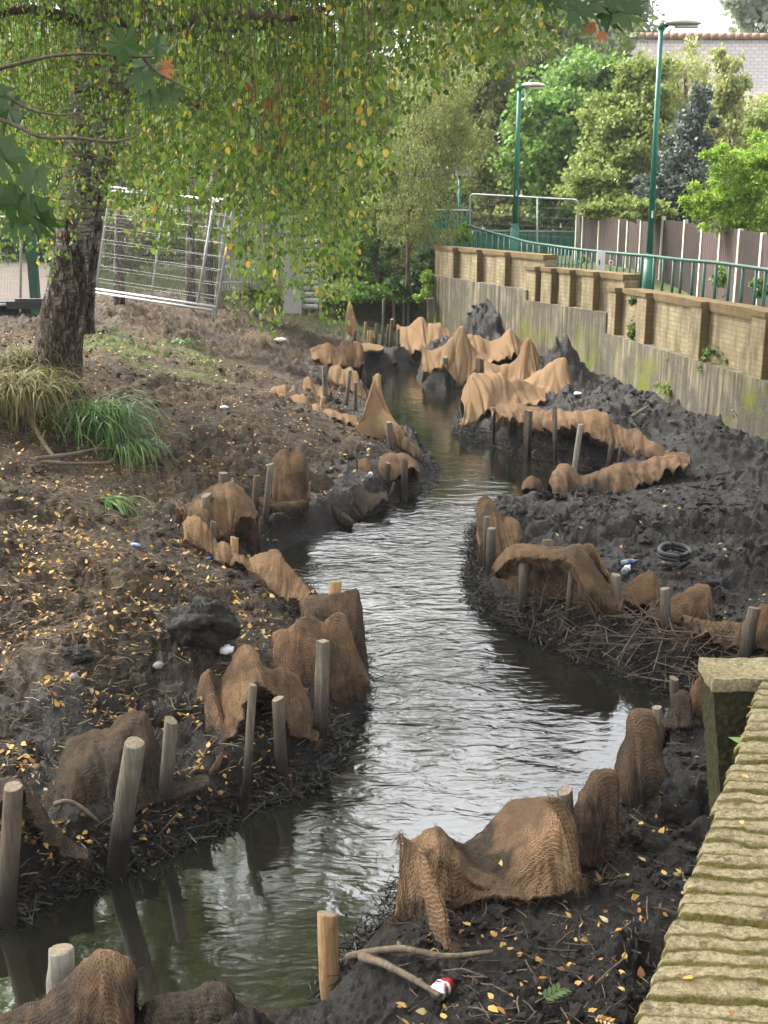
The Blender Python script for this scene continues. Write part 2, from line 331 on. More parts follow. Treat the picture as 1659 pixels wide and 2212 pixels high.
c = h.ramp(g, [(.3, (.05, .036, .031)), (.7, (.12, .09, .078))]); c = h.mix(h.mr(bt, 0, .12, .7, 0), c, (.035, .025, .02))
c = h.mix(h.mr(h.attr('tone'), 0, 1), c, (.075, .055, .05), 'MIX') if False else c
M['board'] = h.pb(c, .85, h.bump(bt, .4, .01), .15)
h = H('fence_board_dark'); p = h.uv(); g = h.noise(h.map(p, (14, 1.1, 1)), 2.5, 5, .6); bt = h.n('ShaderNodeTexWave', {'bands_direction': 'X'}, Vector=p, Scale=2.2, Distortion=.3).outputs['Fac']
M['board_dark'] = h.pb(h.mix(h.mr(bt, 0, .12, .7, 0), h.ramp(g, [(.3, (.025, .018, .015)), (.7, (.062, .046, .04))]), (.02, .015, .012)), .85, None, .15)
M['cpost'] = flat('concrete_post', (.60, .55, .45), .85, 0, .3)
h = H('slate'); u = h.uv(); p = h.pos()
bt = h.n('ShaderNodeTexBrick', None, Vector=u, Color1=(.20, .188, .185), Color2=(.17, .158, .155), Mortar=(.11, .10, .10), Scale=1., Mortar_Size=.018, Brick_Width=.34, Row_Height=.22)
M['slate'] = h.pb(h.mix(h.mr(h.noise(p, 1.1, 6, .7), .56, .7, 0, .6), bt.outputs[0], (.34, .22, .13)), .8)
M['ridge'] = flat('ridge_tile', (.24, .15, .09), .8); M['render'] = flat('house_wall', (.36, .27, .20), .9)
# ------------------------------------------------------------------ stream outline
LP = [(-500, 2150), (-300, 2100), (-60, 2020), (30, 1985), (130, 1935), (240, 1888), (350, 1845), (440, 1805), (520, 1765), (600, 1725), (640, 1712), (715, 1655), (755, 1570), (790, 1530), (795, 1480), (775, 1400), (730, 1330), (670, 1280),
      (590, 1235, .12), (560, 1205, .05), (610, 1188), (660, 1165), (740, 1140), (800, 1112), (880, 1072), (936, 1042), (925, 985), (880, 940), (835, 900), (800, 850), (775, 810), (810, 800), (895, 797), (870, 780), (800, 768), (860, 750), (880, 735), (700, 722), (500, 715)]
RP = [(500, 715.5), (700, 717), (900, 722), (960, 735), (935, 765), (905, 782), (905, 832), (950, 838), (1010, 850), (1030, 862), (1000, 880), (985, 925), (1010, 948), (1060, 962), (1140, 987), (1200, 1003), (1250, 1018), (1310, 1026), (1300, 1046, .27), (1240, 1042, .30), (1170, 1046, .32), (1100, 1052, .30), (1050, 1066, .24), (1022, 1115, .12), (1020, 1180),
      (1012, 1250), (1030, 1310), (1080, 1345), (1140, 1372), (1220, 1405), (1300, 1440), (1400, 1475), (1480, 1495), (1600, 1512), (1600, 1530), (1500, 1555), (1435, 1600), (1370, 1670), (1330, 1730), (1250, 1800), (1180, 1880), (1050, 1920), (950, 1900), (880, 1900), (845, 1960), (800, 2010), (735, 2080), (695, 2145), (650, 2190), (580, 2220), (440, 2250), (300, 2280), (100, 2320), (-300, 2420), (-600, 2500)]
LW = np.array([Uz(*q)[:2] for q in LP]); RW = np.array([Uz(*q)[:2] for q in RP])
def smoothpoly(P, n):
    q = catmull(P, n); k = np.linspace(0, 1, len(q)); 
    return q
LWs = smoothpoly(LW, 220); RWs = smoothpoly(RW, 300)
# roughen the edge
for Q, s_ in ((LWs, 3), (RWs, 9)):
    sc = np.clip(Q[:, 1]/8, .5, 2)
    Q[:, 0] += gn(Q[:, 0]*5, Q[:, 1]*5, s_)*.035*sc; Q[:, 1] += gn(Q[:, 0]*5+9, Q[:, 1]*5, s_+1)*.035*sc
POLY = np.concatenate([LWs, RWs])
def segdist(x, y, P):
    best = np.full(x.shape, 1e9)
    for i in range(len(P)-1):
        ax, ay = P[i]; bx, by = P[i+1]; dx, dy = bx-ax, by-ay; L2 = dx*dx+dy*dy+1e-12
        t = np.clip(((x-ax)*dx+(y-ay)*dy)/L2, 0, 1)
        np.minimum(best, (x-ax-t*dx)**2+(y-ay-t*dy)**2, out=best)
    return np.sqrt(best)
def inside(x, y, P):
    c = np.zeros(x.shape, bool); n = len(P)
    for i in range(n):
        x1, y1 = P[i]; x2, y2 = P[(i+1) % n]
        if y1 == y2: continue
        c ^= ((y1 > y) != (y2 > y)) & (x < (x2-x1)*(y-y1)/(y2-y1)+x1)
    return c
# wall line: (x, y) of the stream-side face, near to far
WALL = [(-.9, -1.0), (.595, 2.33), (1.546, 4.39), (2.85, 7.2), (4.0, 10.2)]
w3a, w3b = UY(1659, 672, 14.8)[:2], UY(1327, 620, 19.8)[:2]; w2b = UY(1152, 575, 22.2)[:2]; w1b = UY(937, 532, 26.6)[:2]
WALL = np.array(WALL+[tuple(w3a+(w3a-w3b)*.25), tuple(w3a), tuple(w3b), tuple(w2b), tuple(w1b), (w1b[0]-.35, w1b[1]+2.5), (w1b[0]-.5, w1b[1]+14)])
def wall_x(y): return np.interp(y, WALL[:, 1], WALL[:, 0])
def sm(a, b, t): t = np.clip((t-a)/(b-a), 0, 1); return t*t*(3-2*t)
HEAPS = [(UY(1055, 700, 23.6), .85, .75), (UY(1215, 800, 19.3), .50, .72), (Uz(1330, 890, .5), .9, .22), (Uz(1500, 960, .45), .7, .25), (Uz(905, 700, .9), .7, .3),
         (Uz(450, 1370, .6), .30, .26), (Uz(140, 1360, .8), .5, .16), (Uz(160, 1460, .65), .18, .10), (Uz(250, 1310, .75), .35, .12), (Uz(1400, 1110, .4), .8, .12)]
def height(x, y, detail=True):
    x = np.asarray(x, float); y = np.asarray(y, float)
    dl = segdist(x, y, LWs); dr = segdist(x, y, RWs); ins = inside(x, y, POLY)
    left = dl < dr
    d = np.minimum(dl, dr)
    near = np.clip((y-3)/6, 0, 1)
    # left bank
    zl = .0+.24*sm(.0, .26, d)+.10*np.minimum(d, 1.2)+.12*sm(.3, 1.5, d)+.30*np.clip(d-1.2, 0, 3.0)*(.45+.55*sm(6, 10.5, y))
    cap = 1.52+.004*np.clip(y-13, 0, 40); zl = np.where(zl > cap-.15, cap-.15+.15*(1-np.exp(-np.clip(zl-cap+.15, 0, 5)/.15)), zl)
    zr = .0+.25*sm(0, .26, d)+.07*np.minimum(d, 2.)+.30*sm(19.5, 25, y)*sm(.3, 1.6, d)
    z = np.where(left, zl, zr)
    farr = sm(27, 33, y); z = z*(1-farr)+1.4*farr
    for c, r, hh in HEAPS:
        q = ((x-c[0])**2+(y-c[1])**2)/r**2; z = z+hh*np.exp(-q*1.6)*sm(0, .3, d)
    lw = sm(.0, .25, d)
    if detail:
        a = .35+.65*lw
        wetr = np.where(left, .75, 1.15)
        wx1 = x*3.4+.8*fbm(x*2.3, y*2.3, 8, 2); wy1 = y*3.4+.8*fbm(x*2.3+7, y*2.3, 9, 2)
        amp = .28+1.7*sm(-.35, .45, fbm(x*.8, y*.8, 15, 3))+.15*sm(9, 14, y)*(~left)+.40*left
        for c, r_, hh in HEAPS[:2]: amp = amp+1.6*np.exp(-((x-c[0])**2+(y-c[1])**2)/r_**2)
        amp = amp+.9*sm(17, 20, y)
        z = z+a*wetr*(.05*fbm(x*1.3, y*1.3, 5, 3)+amp*(.085*(np.abs(gn(wx1, wy1, 21))-.25)+.05*(np.abs(gn(wx1*2.3, wy1*2.3, 22))-.25)+.03*(np.abs(gn(wx1*5.1, wy1*5.1, 23))-.25))+.012*gn(x*27, y*27, 31)+.009*gn(x*55, y*55, 41))
    zin = -.02-.5*sm(0, .25, d); z = np.where(ins, zin, z)
    # behind the wall: path level
    wx = wall_x(y); t = sm(.04, .16, x-wx); zp = 1.22+.06*np.clip(y-18, 0, 9)-.5*sm(8, 2, y)
    z = z*(1-t)+zp*t
    return z
# terrain grid (rows spaced by distance)
ys = [1.6]
while ys[-1] < 400:
    y_ = ys[-1]; ys.append(y_+max(.012, y_*(.0046 if y_ < 27 else (.012 if y_ < 45 else .05))))
ys = np.array(ys); s_ = np.linspace(-1, 1, 620); s_ = np.sign(s_)*(np.abs(s_)*.72+.28*np.abs(s_)**3)
X = (s_[None, :]*(.62*ys[:, None]+2.2))-.06*ys[:, None]; Y = np.repeat(ys[:, None], 620, 1)
Zt = height(X.ravel(), Y.ravel()).reshape(X.shape)
nr, nc = X.shape
idx = np.arange(nr*nc).reshape(nr, nc)
Fq = np.stack([idx[:-1, :-1], idx[:-1, 1:], idx[1:, 1:], idx[1:, :-1]], -1).reshape(-1, 4)
dL = segdist(X.ravel(), Y.ravel(), LWs); dR = segdist(X.ravel(), Y.ravel(), RWs)
xf, yf = X.ravel(), Y.ravel(); ns = fbm(xf*.9, yf*.9, 77, 3)
wet = np.where(dL < dR, np.clip(1.0-sm(.25, 1.5, dL+ns*.5)*.95+.45*sm(8.5, 5.0, yf), 0, 1), 1.0)
behind = sm(.1, .3, xf-wall_x(yf)); wet = wet*(1-behind)
grass = .9*sm(14.6, 15.6, yf+ns)*sm(19.5, 17.5, yf)*sm(2.3, 3.0, dL)*sm(.35, -.1, ns-.1)*(dL < dR)*sm(-4.8, -4., xf)*sm(-1.6, -2.4, xf)+behind*sm(19, 21, yf)+sm(24, 28, yf)*.9
wet = wet*(1-sm(24, 30, yf))
mk('ground', np.stack([xf, yf, Zt.ravel()], 1), Fq, M['mud'], attrs={'wet': wet, 'grass': np.clip(grass, 0, 1)})['kind'] = 'structure'
HT = Zt
def hz(x, y):
    return float(height(np.array([x]), np.array([y]), True)[0])
def hzs(x, y): return height(np.asarray(x), np.asarray(y), True)
def G(px, py):     # where the ray through a picture point meets the ground
    Ys = np.geomspace(2.2, 60, 260); d = ray(px, py); t = Ys/d[1]; zz = HC+d[2]*t; g = hzs(d[0]*t, Ys)
    k = np.argmax(zz < g) or len(Ys)-1
    return np.array([d[0]*t[k], Ys[k], max(g[k], 0)])
# water sheet
wy = np.geomspace(2.6, 34, 420); wx_ = np.linspace(-1, 1, 160)
WX = wx_[None, :]*(.42*wy[:, None]+1)-.05*wy[:, None]; WY = np.repeat(wy[:, None], 160, 1)
pxw = CX+WX/(WY*cp+(HC)*sp)*FP; th = np.arctan2(HC, WY); pyw = CY+FP*np.tan(th-PITCH)
rl = np.interp(pyw, [700, 900, 1000, 1030, 1080, 1200, 1400, 1600, 1750, 1900, 2212], [.28, .16, .12, .25, .8, 1, 1, 1, .7, .35, .15])
cen = np.interp(pyw, [1000, 1200, 1400, 1550, 1700, 1900, 2212], [960, 850, 900, 1000, 1000, 850, 700]); hw = np.interp(pyw, [1000, 1200, 1400, 1700, 1900, 2212], [160, 260, 260, 330, 260, 300])
off = (pxw-cen)/hw; flow = rl*(.10+.90*sm(1.15, .55, np.abs(off)))
flow *= 1-.75*sm(.2, .5, (pxw-1150)/300)*sm(1560, 1500, pyw)*sm(1280, 1330, pyw)
flow *= .8+.5*fbm(WX*1.2, WY*.7, 90, 3)
zw = (.006*fbm(WX*3, WY*2.0, 50, 3)+.0025*fbm(WX*9, WY*6, 51, 2))*flow
wi = np.arange(420*160).reshape(420, 160); wf = np.stack([wi[:-1, :-1], wi[:-1, 1:], wi[1:, 1:], wi[1:, :-1]], -1).reshape(-1, 4)
mk('water', np.stack([WX.ravel(), WY.ravel(), zw.ravel()], 1), wf, M['water'], attrs={'flow': np.clip(flow, 0.02, 1.3)})['kind'] = 'structure'

# ------------------------------------------------------------------ jute nets: lofted sheets
def net(rows, label, m='jute_mid', fold=1., back=True, name='jute_net', group='jute erosion nets', nu=90, nv=36, seed=0, fringe=0):
    """rows: list of rows, each a list of (px, py, Y) or (px, py) with a Y-pair (near, far) as first tuple ('Y', y0, y1)"""
    RR = []
    for r in rows:
        if r[0][0] == 'Y':
            ys_ = r[0][1:]; q = r[1:]; pts = [UY(a, b, float(np.interp(i/(len(q)-1), np.linspace(0, 1, len(ys_)), ys_))) for i, (a, b) in enumerate(q)]
        else: pts = [UY(*a) for a in r]
        RR.append(np.array(pts))
    if back:
        top = RR[0].copy(); dv = RR[0].mean(0)-RR[-1].mean(0); dv[2] = 0; L = np.linalg.norm(dv)+1e-6; dv = dv/L
        if dv[1] < 0: dv = -dv
        dv = np.array([dv[0]*.5, max(dv[1], .5), 0])
        b1 = top+dv*.10; b1[:, 2] -= .12; b2 = top+dv*.17; b2[:, 2] = np.minimum(b2[:, 2]-.3, .0)
        RR = [b2, b1]+RR; nb = 2
    else: nb = 0
    def lin(P, n): t = np.linspace(0, len(P)-1, n); return np.stack([np.interp(t, np.arange(len(P)), P[:, i]) for i in range(3)], 1)
    kk = [min(.55, .55-.12*max(0, i-nb)) for i in range(len(RR))]; rows_ = np.array([catmull(r, nu)*(1-max(q, .1))+lin(r, nu)*max(q, .1) for r, q in zip(RR, kk)]); k = len(rows_)
    G_ = catmull(rows_.reshape(k, -1), nv).reshape(nv, nu, 3)
    v = np.linspace(0, k-1, nv); depth = np.clip((v-nb)/max(1, k-1-nb), -1, 1)
    du = np.gradient(G_, axis=1); dvv = np.gradient(G_, axis=0); nrm = np.cross(du, dvv); nrm /= np.linalg.norm(nrm, axis=2, keepdims=True)+1e-9
    su = np.cumsum(np.linalg.norm(du, axis=2), axis=1); sv = np.cumsum(np.linalg.norm(dvv, axis=2), axis=0)
    uu = su.mean(0)[None, :].repeat(nv, 0); L = uu[0, -1]; s0 = seed*13.7+abs(hash_(label)) % 97
    sc = np.clip(G_[:, :, 1].mean()/8, .6, 2.2)
    A = .033*sc*fold
    w = (np.abs(depth)[:, None]*.8+.25)
    f = gn(uu/sc*7+s0, sv/sc*1.2+s0, 3)+.6*gn(uu/sc*15+s0+sv/sc*2, sv/sc*2, 4)+.8*gn(uu/sc*3.2+s0, sv/sc*3.2, 9)
    f = f*.8+.9*((1-np.abs(gn(uu/sc*5+sv/sc*1.8+s0, sv/sc*1.1, 14)))**3-.4)+.7*((1-np.abs(gn(uu/sc*11-sv/sc*2.2+s0, sv/sc*1.5, 15)))**4-.3)
    fine = (gn(uu*26+s0, sv*26, 6)*.005+gn(uu*60+s0, sv*60, 7)*.0025)
    G_ = G_+nrm*((A*f*w)[:, :, None]+fine[:, :, None])
    # ragged lower hem
    hem = gn(uu[-1]*9+s0, uu[-1]*0+2, 7)*.03*sc; G_[-1, :, 2] += hem; G_[-2, :, 2] += hem*.5
    th = .012
    V = np.concatenate([G_.reshape(-1, 3), (G_-nrm*th).reshape(-1, 3)])
    I = np.arange(nv*nu).reshape(nv, nu); q = np.stack([I[:-1, :-1], I[:-1, 1:], I[1:, 1:], I[1:, :-1]], -1).reshape(-1, 4)
    o_ = nv*nu
    F_ = [q, q[:, ::-1]+o_]
    for e in (I[0], I[-1], I[:, 0], I[:, -1]):
        F_.append(np.stack([e[:-1], e[1:], e[1:]+o_, e[:-1]+o_], -1))
    UVv = np.stack([su.ravel(), sv.ravel()], 1); UVv = np.concatenate([UVv, UVv])
    o = mk(name, V, np.concatenate(F_), M[m], uv=UVv)
    tagp(o, label, 'netting', group)
    if fringe:
        mb = MB()
        for _ in range(int(fringe*2)):
            i = random.choice([nb*nv//k+1, nv-1, random.randrange(nv)]); j = random.choice([0, nu-1, random.randrange(nu), random.randrange(nu)])
            i = min(i, nv-1); b_ = G_[i, j]; d_ = nrm[i, j]*random.uniform(-.3, 1)+RS.normal(0, .5, 3); d_ /= np.linalg.norm(d_)+1e-6
            l_ = random.uniform(.02, .075); mb.tube([b_, b_+d_*l_*.6, b_+d_*l_+np.array([0, 0, -.02])], [.0011, .0009, .0004], 3, False)
        ob = mk('loose_fibres', np.concatenate(mb.V), mb.F, M[m], parent=o); ob['kind'] = 'stuff'
    return o
def hash_(s):
    r = 7
    for c in s: r = (r*31+ord(c)) & 0xffffff
    return r
Yy = lambda py, z=0.: float(Uz(CX, py, z)[1])
def YR(*a): return ('Y',)+a
net([[YR(4.02, 4.08), (-60, 2205), (20, 2192), (60, 2175), (100, 2160), (145, 2118), (185, 2082), (215, 2058), (250, 2062), (278, 2080), (288, 2110)],
     [YR(3.86, 3.98), (-60, 2290), (20, 2260), (70, 2240), (120, 2215), (160, 2190), (195, 2160), (225, 2130), (255, 2125), (276, 2135), (284, 2160)],
     [YR(3.7, 3.8), (-60, 2380), (20, 2360), (70, 2350), (120, 2345), (165, 2340), (200, 2340), (235, 2330), (262, 2320), (276, 2300), (284, 2290)]],
    'ribbed brown net hooded over the grey stake in the bottom left corner', 'jute_mid', 1., fringe=160)
net([[YR(4.1, 4.06), (285, 2235), (315, 2170), (360, 2153), (400, 2150), (425, 2142), (445, 2130), (485, 2131), (505, 2165), (560, 2180), (640, 2190), (740, 2196), (900, 2206)],
     [YR(3.95, 3.9), (285, 2270), (320, 2215), (362, 2200), (400, 2200), (425, 2200), (445, 2190), (480, 2190), (510, 2205), (560, 2215), (640, 2225), (740, 2230), (900, 2235)],
     [YR(3.8, 3.75), (285, 2330), (320, 2320), (362, 2320), (400, 2320), (425, 2320), (445, 2310), (480, 2310), (510, 2290), (560, 2270), (640, 2265), (740, 2262), (900, 2262)]],
    'low muddy net humped at the bottom edge of the picture, with its strip running right', 'jute_muddy', 1.3, fringe=80)
net([[YR(4.86, 5.0, 5.3, 5.35, 5.1), (864, 1806), (882, 1822), (905, 1812), (925, 1795), (945, 1790), (968, 1812), (1000, 1828), (1030, 1812), (1052, 1792), (1076, 1764), (1104, 1736), (1142, 1729), (1188, 1725), (1206, 1732), (1216, 1748)],
     [YR(4.8, 4.85, 5.0, 5.1, 4.95), (868, 1830), (884, 1840), (905, 1832), (925, 1805), (947, 1800), (972, 1825), (1002, 1856), (1034, 1860), (1060, 1850), (1088, 1830), (1116, 1800), (1150, 1768), (1190, 1742), (1212, 1745), (1228, 1762)],
     [YR(4.74, 4.70, 4.66, 4.8, 4.86), (866, 1860), (882, 1870), (905, 1870), (926, 1845), (948, 1830), (976, 1850), (1004, 1884), (1034, 1906), (1060, 1914), (1088, 1906), (1118, 1880), (1154, 1835), (1194, 1790), (1220, 1780), (1238, 1795)],
     [YR(4.66, 4.6, 4.62, 4.68, 4.74), (860, 1910), (880, 1920), (905, 1920), (930, 1905), (952, 1900), (980, 1900), (1008, 1912), (1036, 1924), (1062, 1928), (1090, 1926), (1122, 1920), (1158, 1900), (1198, 1870), (1228, 1850), (1247, 1850)],
     [YR(4.5, 4.5, 4.56, 4.58, 4.62), (850, 1985), (878, 1995), (905, 2000), (935, 2000), (960, 1992), (986, 1965), (1010, 1950), (1036, 1945), (1062, 1942), (1092, 1940), (1124, 1940), (1160, 1940), (1200, 1936), (1232, 1925), (1254, 1915)]],
    'broad tan net sagging like a saddle between two stakes on the near right bank', 'jute_tan', .7, nu=150, nv=70, fringe=420)
net([[YR(4.6, 4.3), (905, 1830), (915, 1840), (925, 1838)], [YR(4.5, 4.25), (915, 1930), (930, 1935), (948, 1925)], [YR(4.4, 4.15), (935, 2050), (955, 2060), (972, 2052)]],
    'frayed brown jute tongue trailing down the mud from the saddle-shaped net', 'jute_tan', .8, back=False, fringe=200, nu=24)
net([[YR(4.72, 4.72), (1188, 1730), (1208, 1728), (1226, 1748)], [YR(4.66, 4.66), (1215, 1790), (1232, 1790), (1243, 1800)], [YR(4.58, 4.6), (1238, 1890), (1250, 1895), (1256, 1905)]],
    'orange frayed edge of fibre hanging at the right end of the saddle-shaped net', 'jute_tan', .8, back=False, fringe=260, nu=24)
net([[YR(5.05, 5.05), (1243, 1760), (1256, 1730), (1270, 1705), (1288, 1676), (1312, 1671), (1331, 1674), (1336, 1700)],
     [YR(4.93, 4.98), (1244, 1800), (1262, 1790), (1280, 1780), (1298, 1768), (1316, 1765), (1332, 1762), (1337, 1750)],
     [YR(4.82, 4.92), (1250, 1862), (1266, 1872), (1282, 1874), (1300, 1872), (1318, 1860), (1333, 1835), (1342, 1800)]],
    'dark muddy net sheathing a thick stake just right of the saddle-shaped net', 'jute_muddy', .8, nu=60, nv=50, fringe=120)
net([[YR(5.6, 5.6), (1338, 1665), (1346, 1625), (1360, 1590), (1368, 1548), (1388, 1540), (1408, 1543), (1420, 1575)],
     [YR(5.45, 5.5), (1338, 1700), (1350, 1680), (1366, 1660), (1380, 1640), (1398, 1632), (1415, 1630), (1426, 1640)],
     [YR(5.32, 5.45), (1338, 1735), (1352, 1745), (1372, 1742), (1392, 1732), (1412, 1714), (1430, 1690), (1444, 1668)]],
    'tall dark cone of muddy net over a stake beside the bright water, right bank', 'jute_muddy', .8, nu=60, nv=50, fringe=120)
net([[YR(6.5, 6.5), (1432, 1562), (1448, 1545), (1456, 1508), (1470, 1498), (1488, 1500), (1492, 1530)],
     [YR(6.3, 6.3), (1434, 1575), (1450, 1578), (1460, 1575), (1472, 1575), (1488, 1570), (1494, 1562)]],
    'small brown net cap over the stake left of the mossy pier', 'jute_muddy', .8, nu=50, nv=24, fringe=60)
net([[YR(6.7, 6.7), (1492, 1520), (1498, 1488), (1512, 1470), (1535, 1462), (1580, 1458)],
     [YR(6.55, 6.55), (1494, 1535), (1502, 1545), (1515, 1555), (1535, 1560), (1580, 1560)]],
    'rounded brown net bulging out from behind the mossy pier', 'jute_mid', .8, nu=50, nv=24, fringe=60)
# left bank, near to far
net([[YR(5.25, 5.2), (-60, 1715), (-20, 1690), (15, 1683), (45, 1690), (70, 1725), (95, 1760), (125, 1800), (160, 1828), (190, 1838)],
     [YR(5.1, 5.1), (-60, 1760), (-20, 1745), (15, 1725), (45, 1705), (64, 1745), (86, 1790), (118, 1830), (155, 1850), (190, 1858)]],
    'thick dark net rolled over the stake at the left edge and sweeping down', 'jute_muddy', 1., nv=30, fringe=120)
net([[YR(6.0, 6.0), (62, 1700), (110, 1640), (150, 1600), (195, 1585), (240, 1578), (262, 1550), (285, 1541), (310, 1545), (330, 1585), (348, 1630), (372, 1680), (445, 1672)],
     [YR(5.6, 5.85), (85, 1740), (125, 1700), (160, 1680), (200, 1668), (240, 1655), (265, 1640), (285, 1635), (310, 1635), (332, 1655), (350, 1680), (385, 1695), (450, 1680)],
     [YR(5.3, 5.75), (100, 1790), (135, 1815), (165, 1838), (195, 1848), (225, 1820), (255, 1790), (285, 1765), (312, 1745), (340, 1735), (365, 1728), (400, 1715), (455, 1690)]],
    'wide muddy brown net spread flat behind the two leaning stakes, left bank', 'jute_muddy', 1.3, nu=130, nv=50, fringe=200)
net([[YR(6.75, 6.75), (422, 1515), (436, 1465), (450, 1450), (478, 1470), (498, 1440), (515, 1405), (532, 1396), (550, 1410), (565, 1440), (590, 1450), (610, 1443), (640, 1465), (662, 1515), (685, 1570)],
     [YR(6.45, 6.55), (436, 1585), (450, 1560), (468, 1545), (486, 1545), (506, 1505), (524, 1465), (545, 1452), (560, 1458), (576, 1478), (598, 1500), (620, 1515), (642, 1530), (662, 1550), (686, 1582)],
     [YR(6.2, 6.4), (448, 1695), (465, 1665), (485, 1630), (500, 1595), (514, 1560), (530, 1520), (548, 1480), (564, 1478), (584, 1508), (604, 1538), (624, 1565), (644, 1588), (664, 1596), (688, 1598)]],
    'brown net arched into a tunnel over the thin stakes on the near left bank', 'jute_mid', 1.1, nu=140, nv=50, fringe=300)
net([[YR(7.35, 7.35), (590, 1370), (605, 1360), (622, 1362), (650, 1336), (675, 1340), (702, 1350), (722, 1331), (742, 1335), (755, 1370), (772, 1415), (790, 1450)],
     [YR(7.2, 7.25), (590, 1405), (606, 1405), (628, 1405), (656, 1410), (680, 1420), (704, 1430), (724, 1430), (744, 1430), (762, 1435), (778, 1450), (794, 1470)],
     [YR(7.08, 7.15), (590, 1440), (608, 1445), (632, 1450), (660, 1500), (684, 1535), (706, 1545), (726, 1540), (748, 1532), (768, 1520), (784, 1505), (796, 1485)]],
    'large rust brown net panel stretched square over stakes at the waterside, left bank', 'jute_mid', .9, nu=120, nv=46, fringe=260)
net([[YR(7.8, 7.7), (648, 1298), (675, 1291), (705, 1290), (735, 1287), (768, 1279), (776, 1305), (784, 1360), (792, 1420)],
     [YR(7.65, 7.5), (650, 1330), (676, 1335), (706, 1345), (740, 1360), (766, 1375), (778, 1400), (788, 1430), (795, 1450)],
     [YR(7.55, 7.4), (652, 1360), (676, 1380), (706, 1400), (742, 1430), (766, 1450), (780, 1465), (790, 1480), (798, 1490)]],
    'grey brown net panel standing just behind the square rust brown one', 'jute_muddy', .8, fringe=120)
net([[YR(8.9, 8.3), (541, 1210), (556, 1200), (575, 1194), (597, 1191), (612, 1212), (630, 1232), (650, 1256), (670, 1284)],
     [YR(8.75, 8.2), (543, 1222), (556, 1222), (574, 1225), (592, 1236), (608, 1252), (626, 1268), (644, 1280), (664, 1292)],
     [YR(8.65, 8.1), (541, 1233), (555, 1240), (568, 1252), (582, 1270), (598, 1282), (616, 1290), (636, 1295), (656, 1300)]],
    'light brown folded net lying down the bank edge above the grey brown panel', 'jute_tan', 1., fringe=100)
net([[YR(9.9, 9.3), (394, 1130), (410, 1124), (432, 1121), (447, 1140), (458, 1158), (468, 1172), (484, 1175), (505, 1190), (528, 1210), (548, 1222)],
     [YR(9.7, 9.1), (396, 1160), (412, 1175), (432, 1182), (446, 1190), (458, 1198), (468, 1212), (486, 1216), (506, 1220), (528, 1228), (546, 1238)]],
    'low pale brown net draped across two short stakes at the left bank bend', 'jute_tan', 1.3, nv=28, fringe=80)
net([[YR(10.6, 10.5), (378, 1080), (400, 1092), (425, 1078), (448, 1060), (475, 1050), (500, 1047), (520, 1055), (540, 1080), (558, 1108)],
     [YR(10.3, 10.3), (382, 1092), (404, 1110), (430, 1110), (456, 1090), (478, 1085), (500, 1080), (514, 1078), (532, 1095), (556, 1114)],
     [YR(10.1, 10.2), (390, 1105), (412, 1125), (440, 1140), (466, 1155), (486, 1165), (502, 1172), (510, 1150), (524, 1115), (552, 1118)]],
    'dark brown net hooped over a stake beside the muddy hollow, left bank', 'jute_mid', 1.2, fringe=60)
net([[YR(11.6, 11.4), (590, 1030), (598, 990), (612, 977), (626, 984), (641, 980), (655, 990), (663, 1035), (668, 1075)],
     [YR(11.35, 11.3), (588, 1055), (600, 1045), (614, 1040), (628, 1040), (642, 1045), (652, 1055), (660, 1070), (668, 1085)],
     [YR(11.2, 11.2), (586, 1080), (602, 1092), (618, 1098), (634, 1099), (648, 1098), (658, 1094), (665, 1092), (670, 1095)]],
    'twin-humped brown net standing tall at the middle of the left bank', 'jute_mid', 1.1, fringe=80)
net([[YR(12.4, 12.6), (658, 1010), (680, 1022), (702, 1022), (716, 1036), (728, 1060), (742, 1050), (762, 1045), (782, 1060), (805, 1072), (835, 1065)],
     [YR(12.1, 12.3), (672, 1065), (690, 1070), (708, 1075), (722, 1085), (736, 1090), (750, 1085), (768, 1080), (786, 1085), (808, 1085), (838, 1078)],
     [YR(11.75, 12.2), (700, 1128), (716, 1136), (734, 1139), (748, 1136), (760, 1128), (774, 1112), (786, 1106), (800, 1100), (818, 1096), (840, 1090)]],
    'wet brown net falling in long dark folds to the water, left bank', 'jute_muddy', 1.7, fringe=60)
net([[YR(13.4, 13.3), (772, 992), (790, 990), (806, 1005), (816, 1012), (824, 990), (845, 981), (870, 982), (890, 990), (906, 1008)],
     [YR(13.15, 13.1), (776, 1005), (792, 1012), (806, 1030), (816, 1040), (826, 1025), (846, 1012), (870, 1005), (890, 1008), (906, 1016)],
     [YR(13.0, 13.0), (786, 1020), (798, 1035), (810, 1050), (820, 1060), (832, 1060), (848, 1040), (870, 1018), (890, 1016), (906, 1022)]],
    'small crumpled net on the brushwood point where the left bank juts out', 'jute_mid', 1.1, fringe=40)
net([[YR(15.3, 15.3), (806, 819), (810, 816), (816, 816), (820, 819)],
     [YR(15.05, 15.1), (794, 862), (806, 868), (820, 868), (830, 862)],
     [YR(14.8, 14.9), (781, 900), (798, 915), (824, 915), (844, 895)],
     [YR(14.55, 14.8), (768, 925), (793, 948), (826, 954), (858, 915)]],
    'tall pointed tent of light tan net at the waterside, left bank', 'jute_clean', 1.5, nu=70, nv=60)
net([[YR(14.6, 14.0), (832, 918), (850, 915), (868, 935), (885, 955), (900, 968), (915, 985)],
     [YR(14.4, 13.9), (834, 945), (850, 955), (866, 965), (882, 980), (898, 990), (914, 998)]],
    'tan net strip lying along the edge below the tall pointed tent', 'jute_tan', 1.3, nv=24)
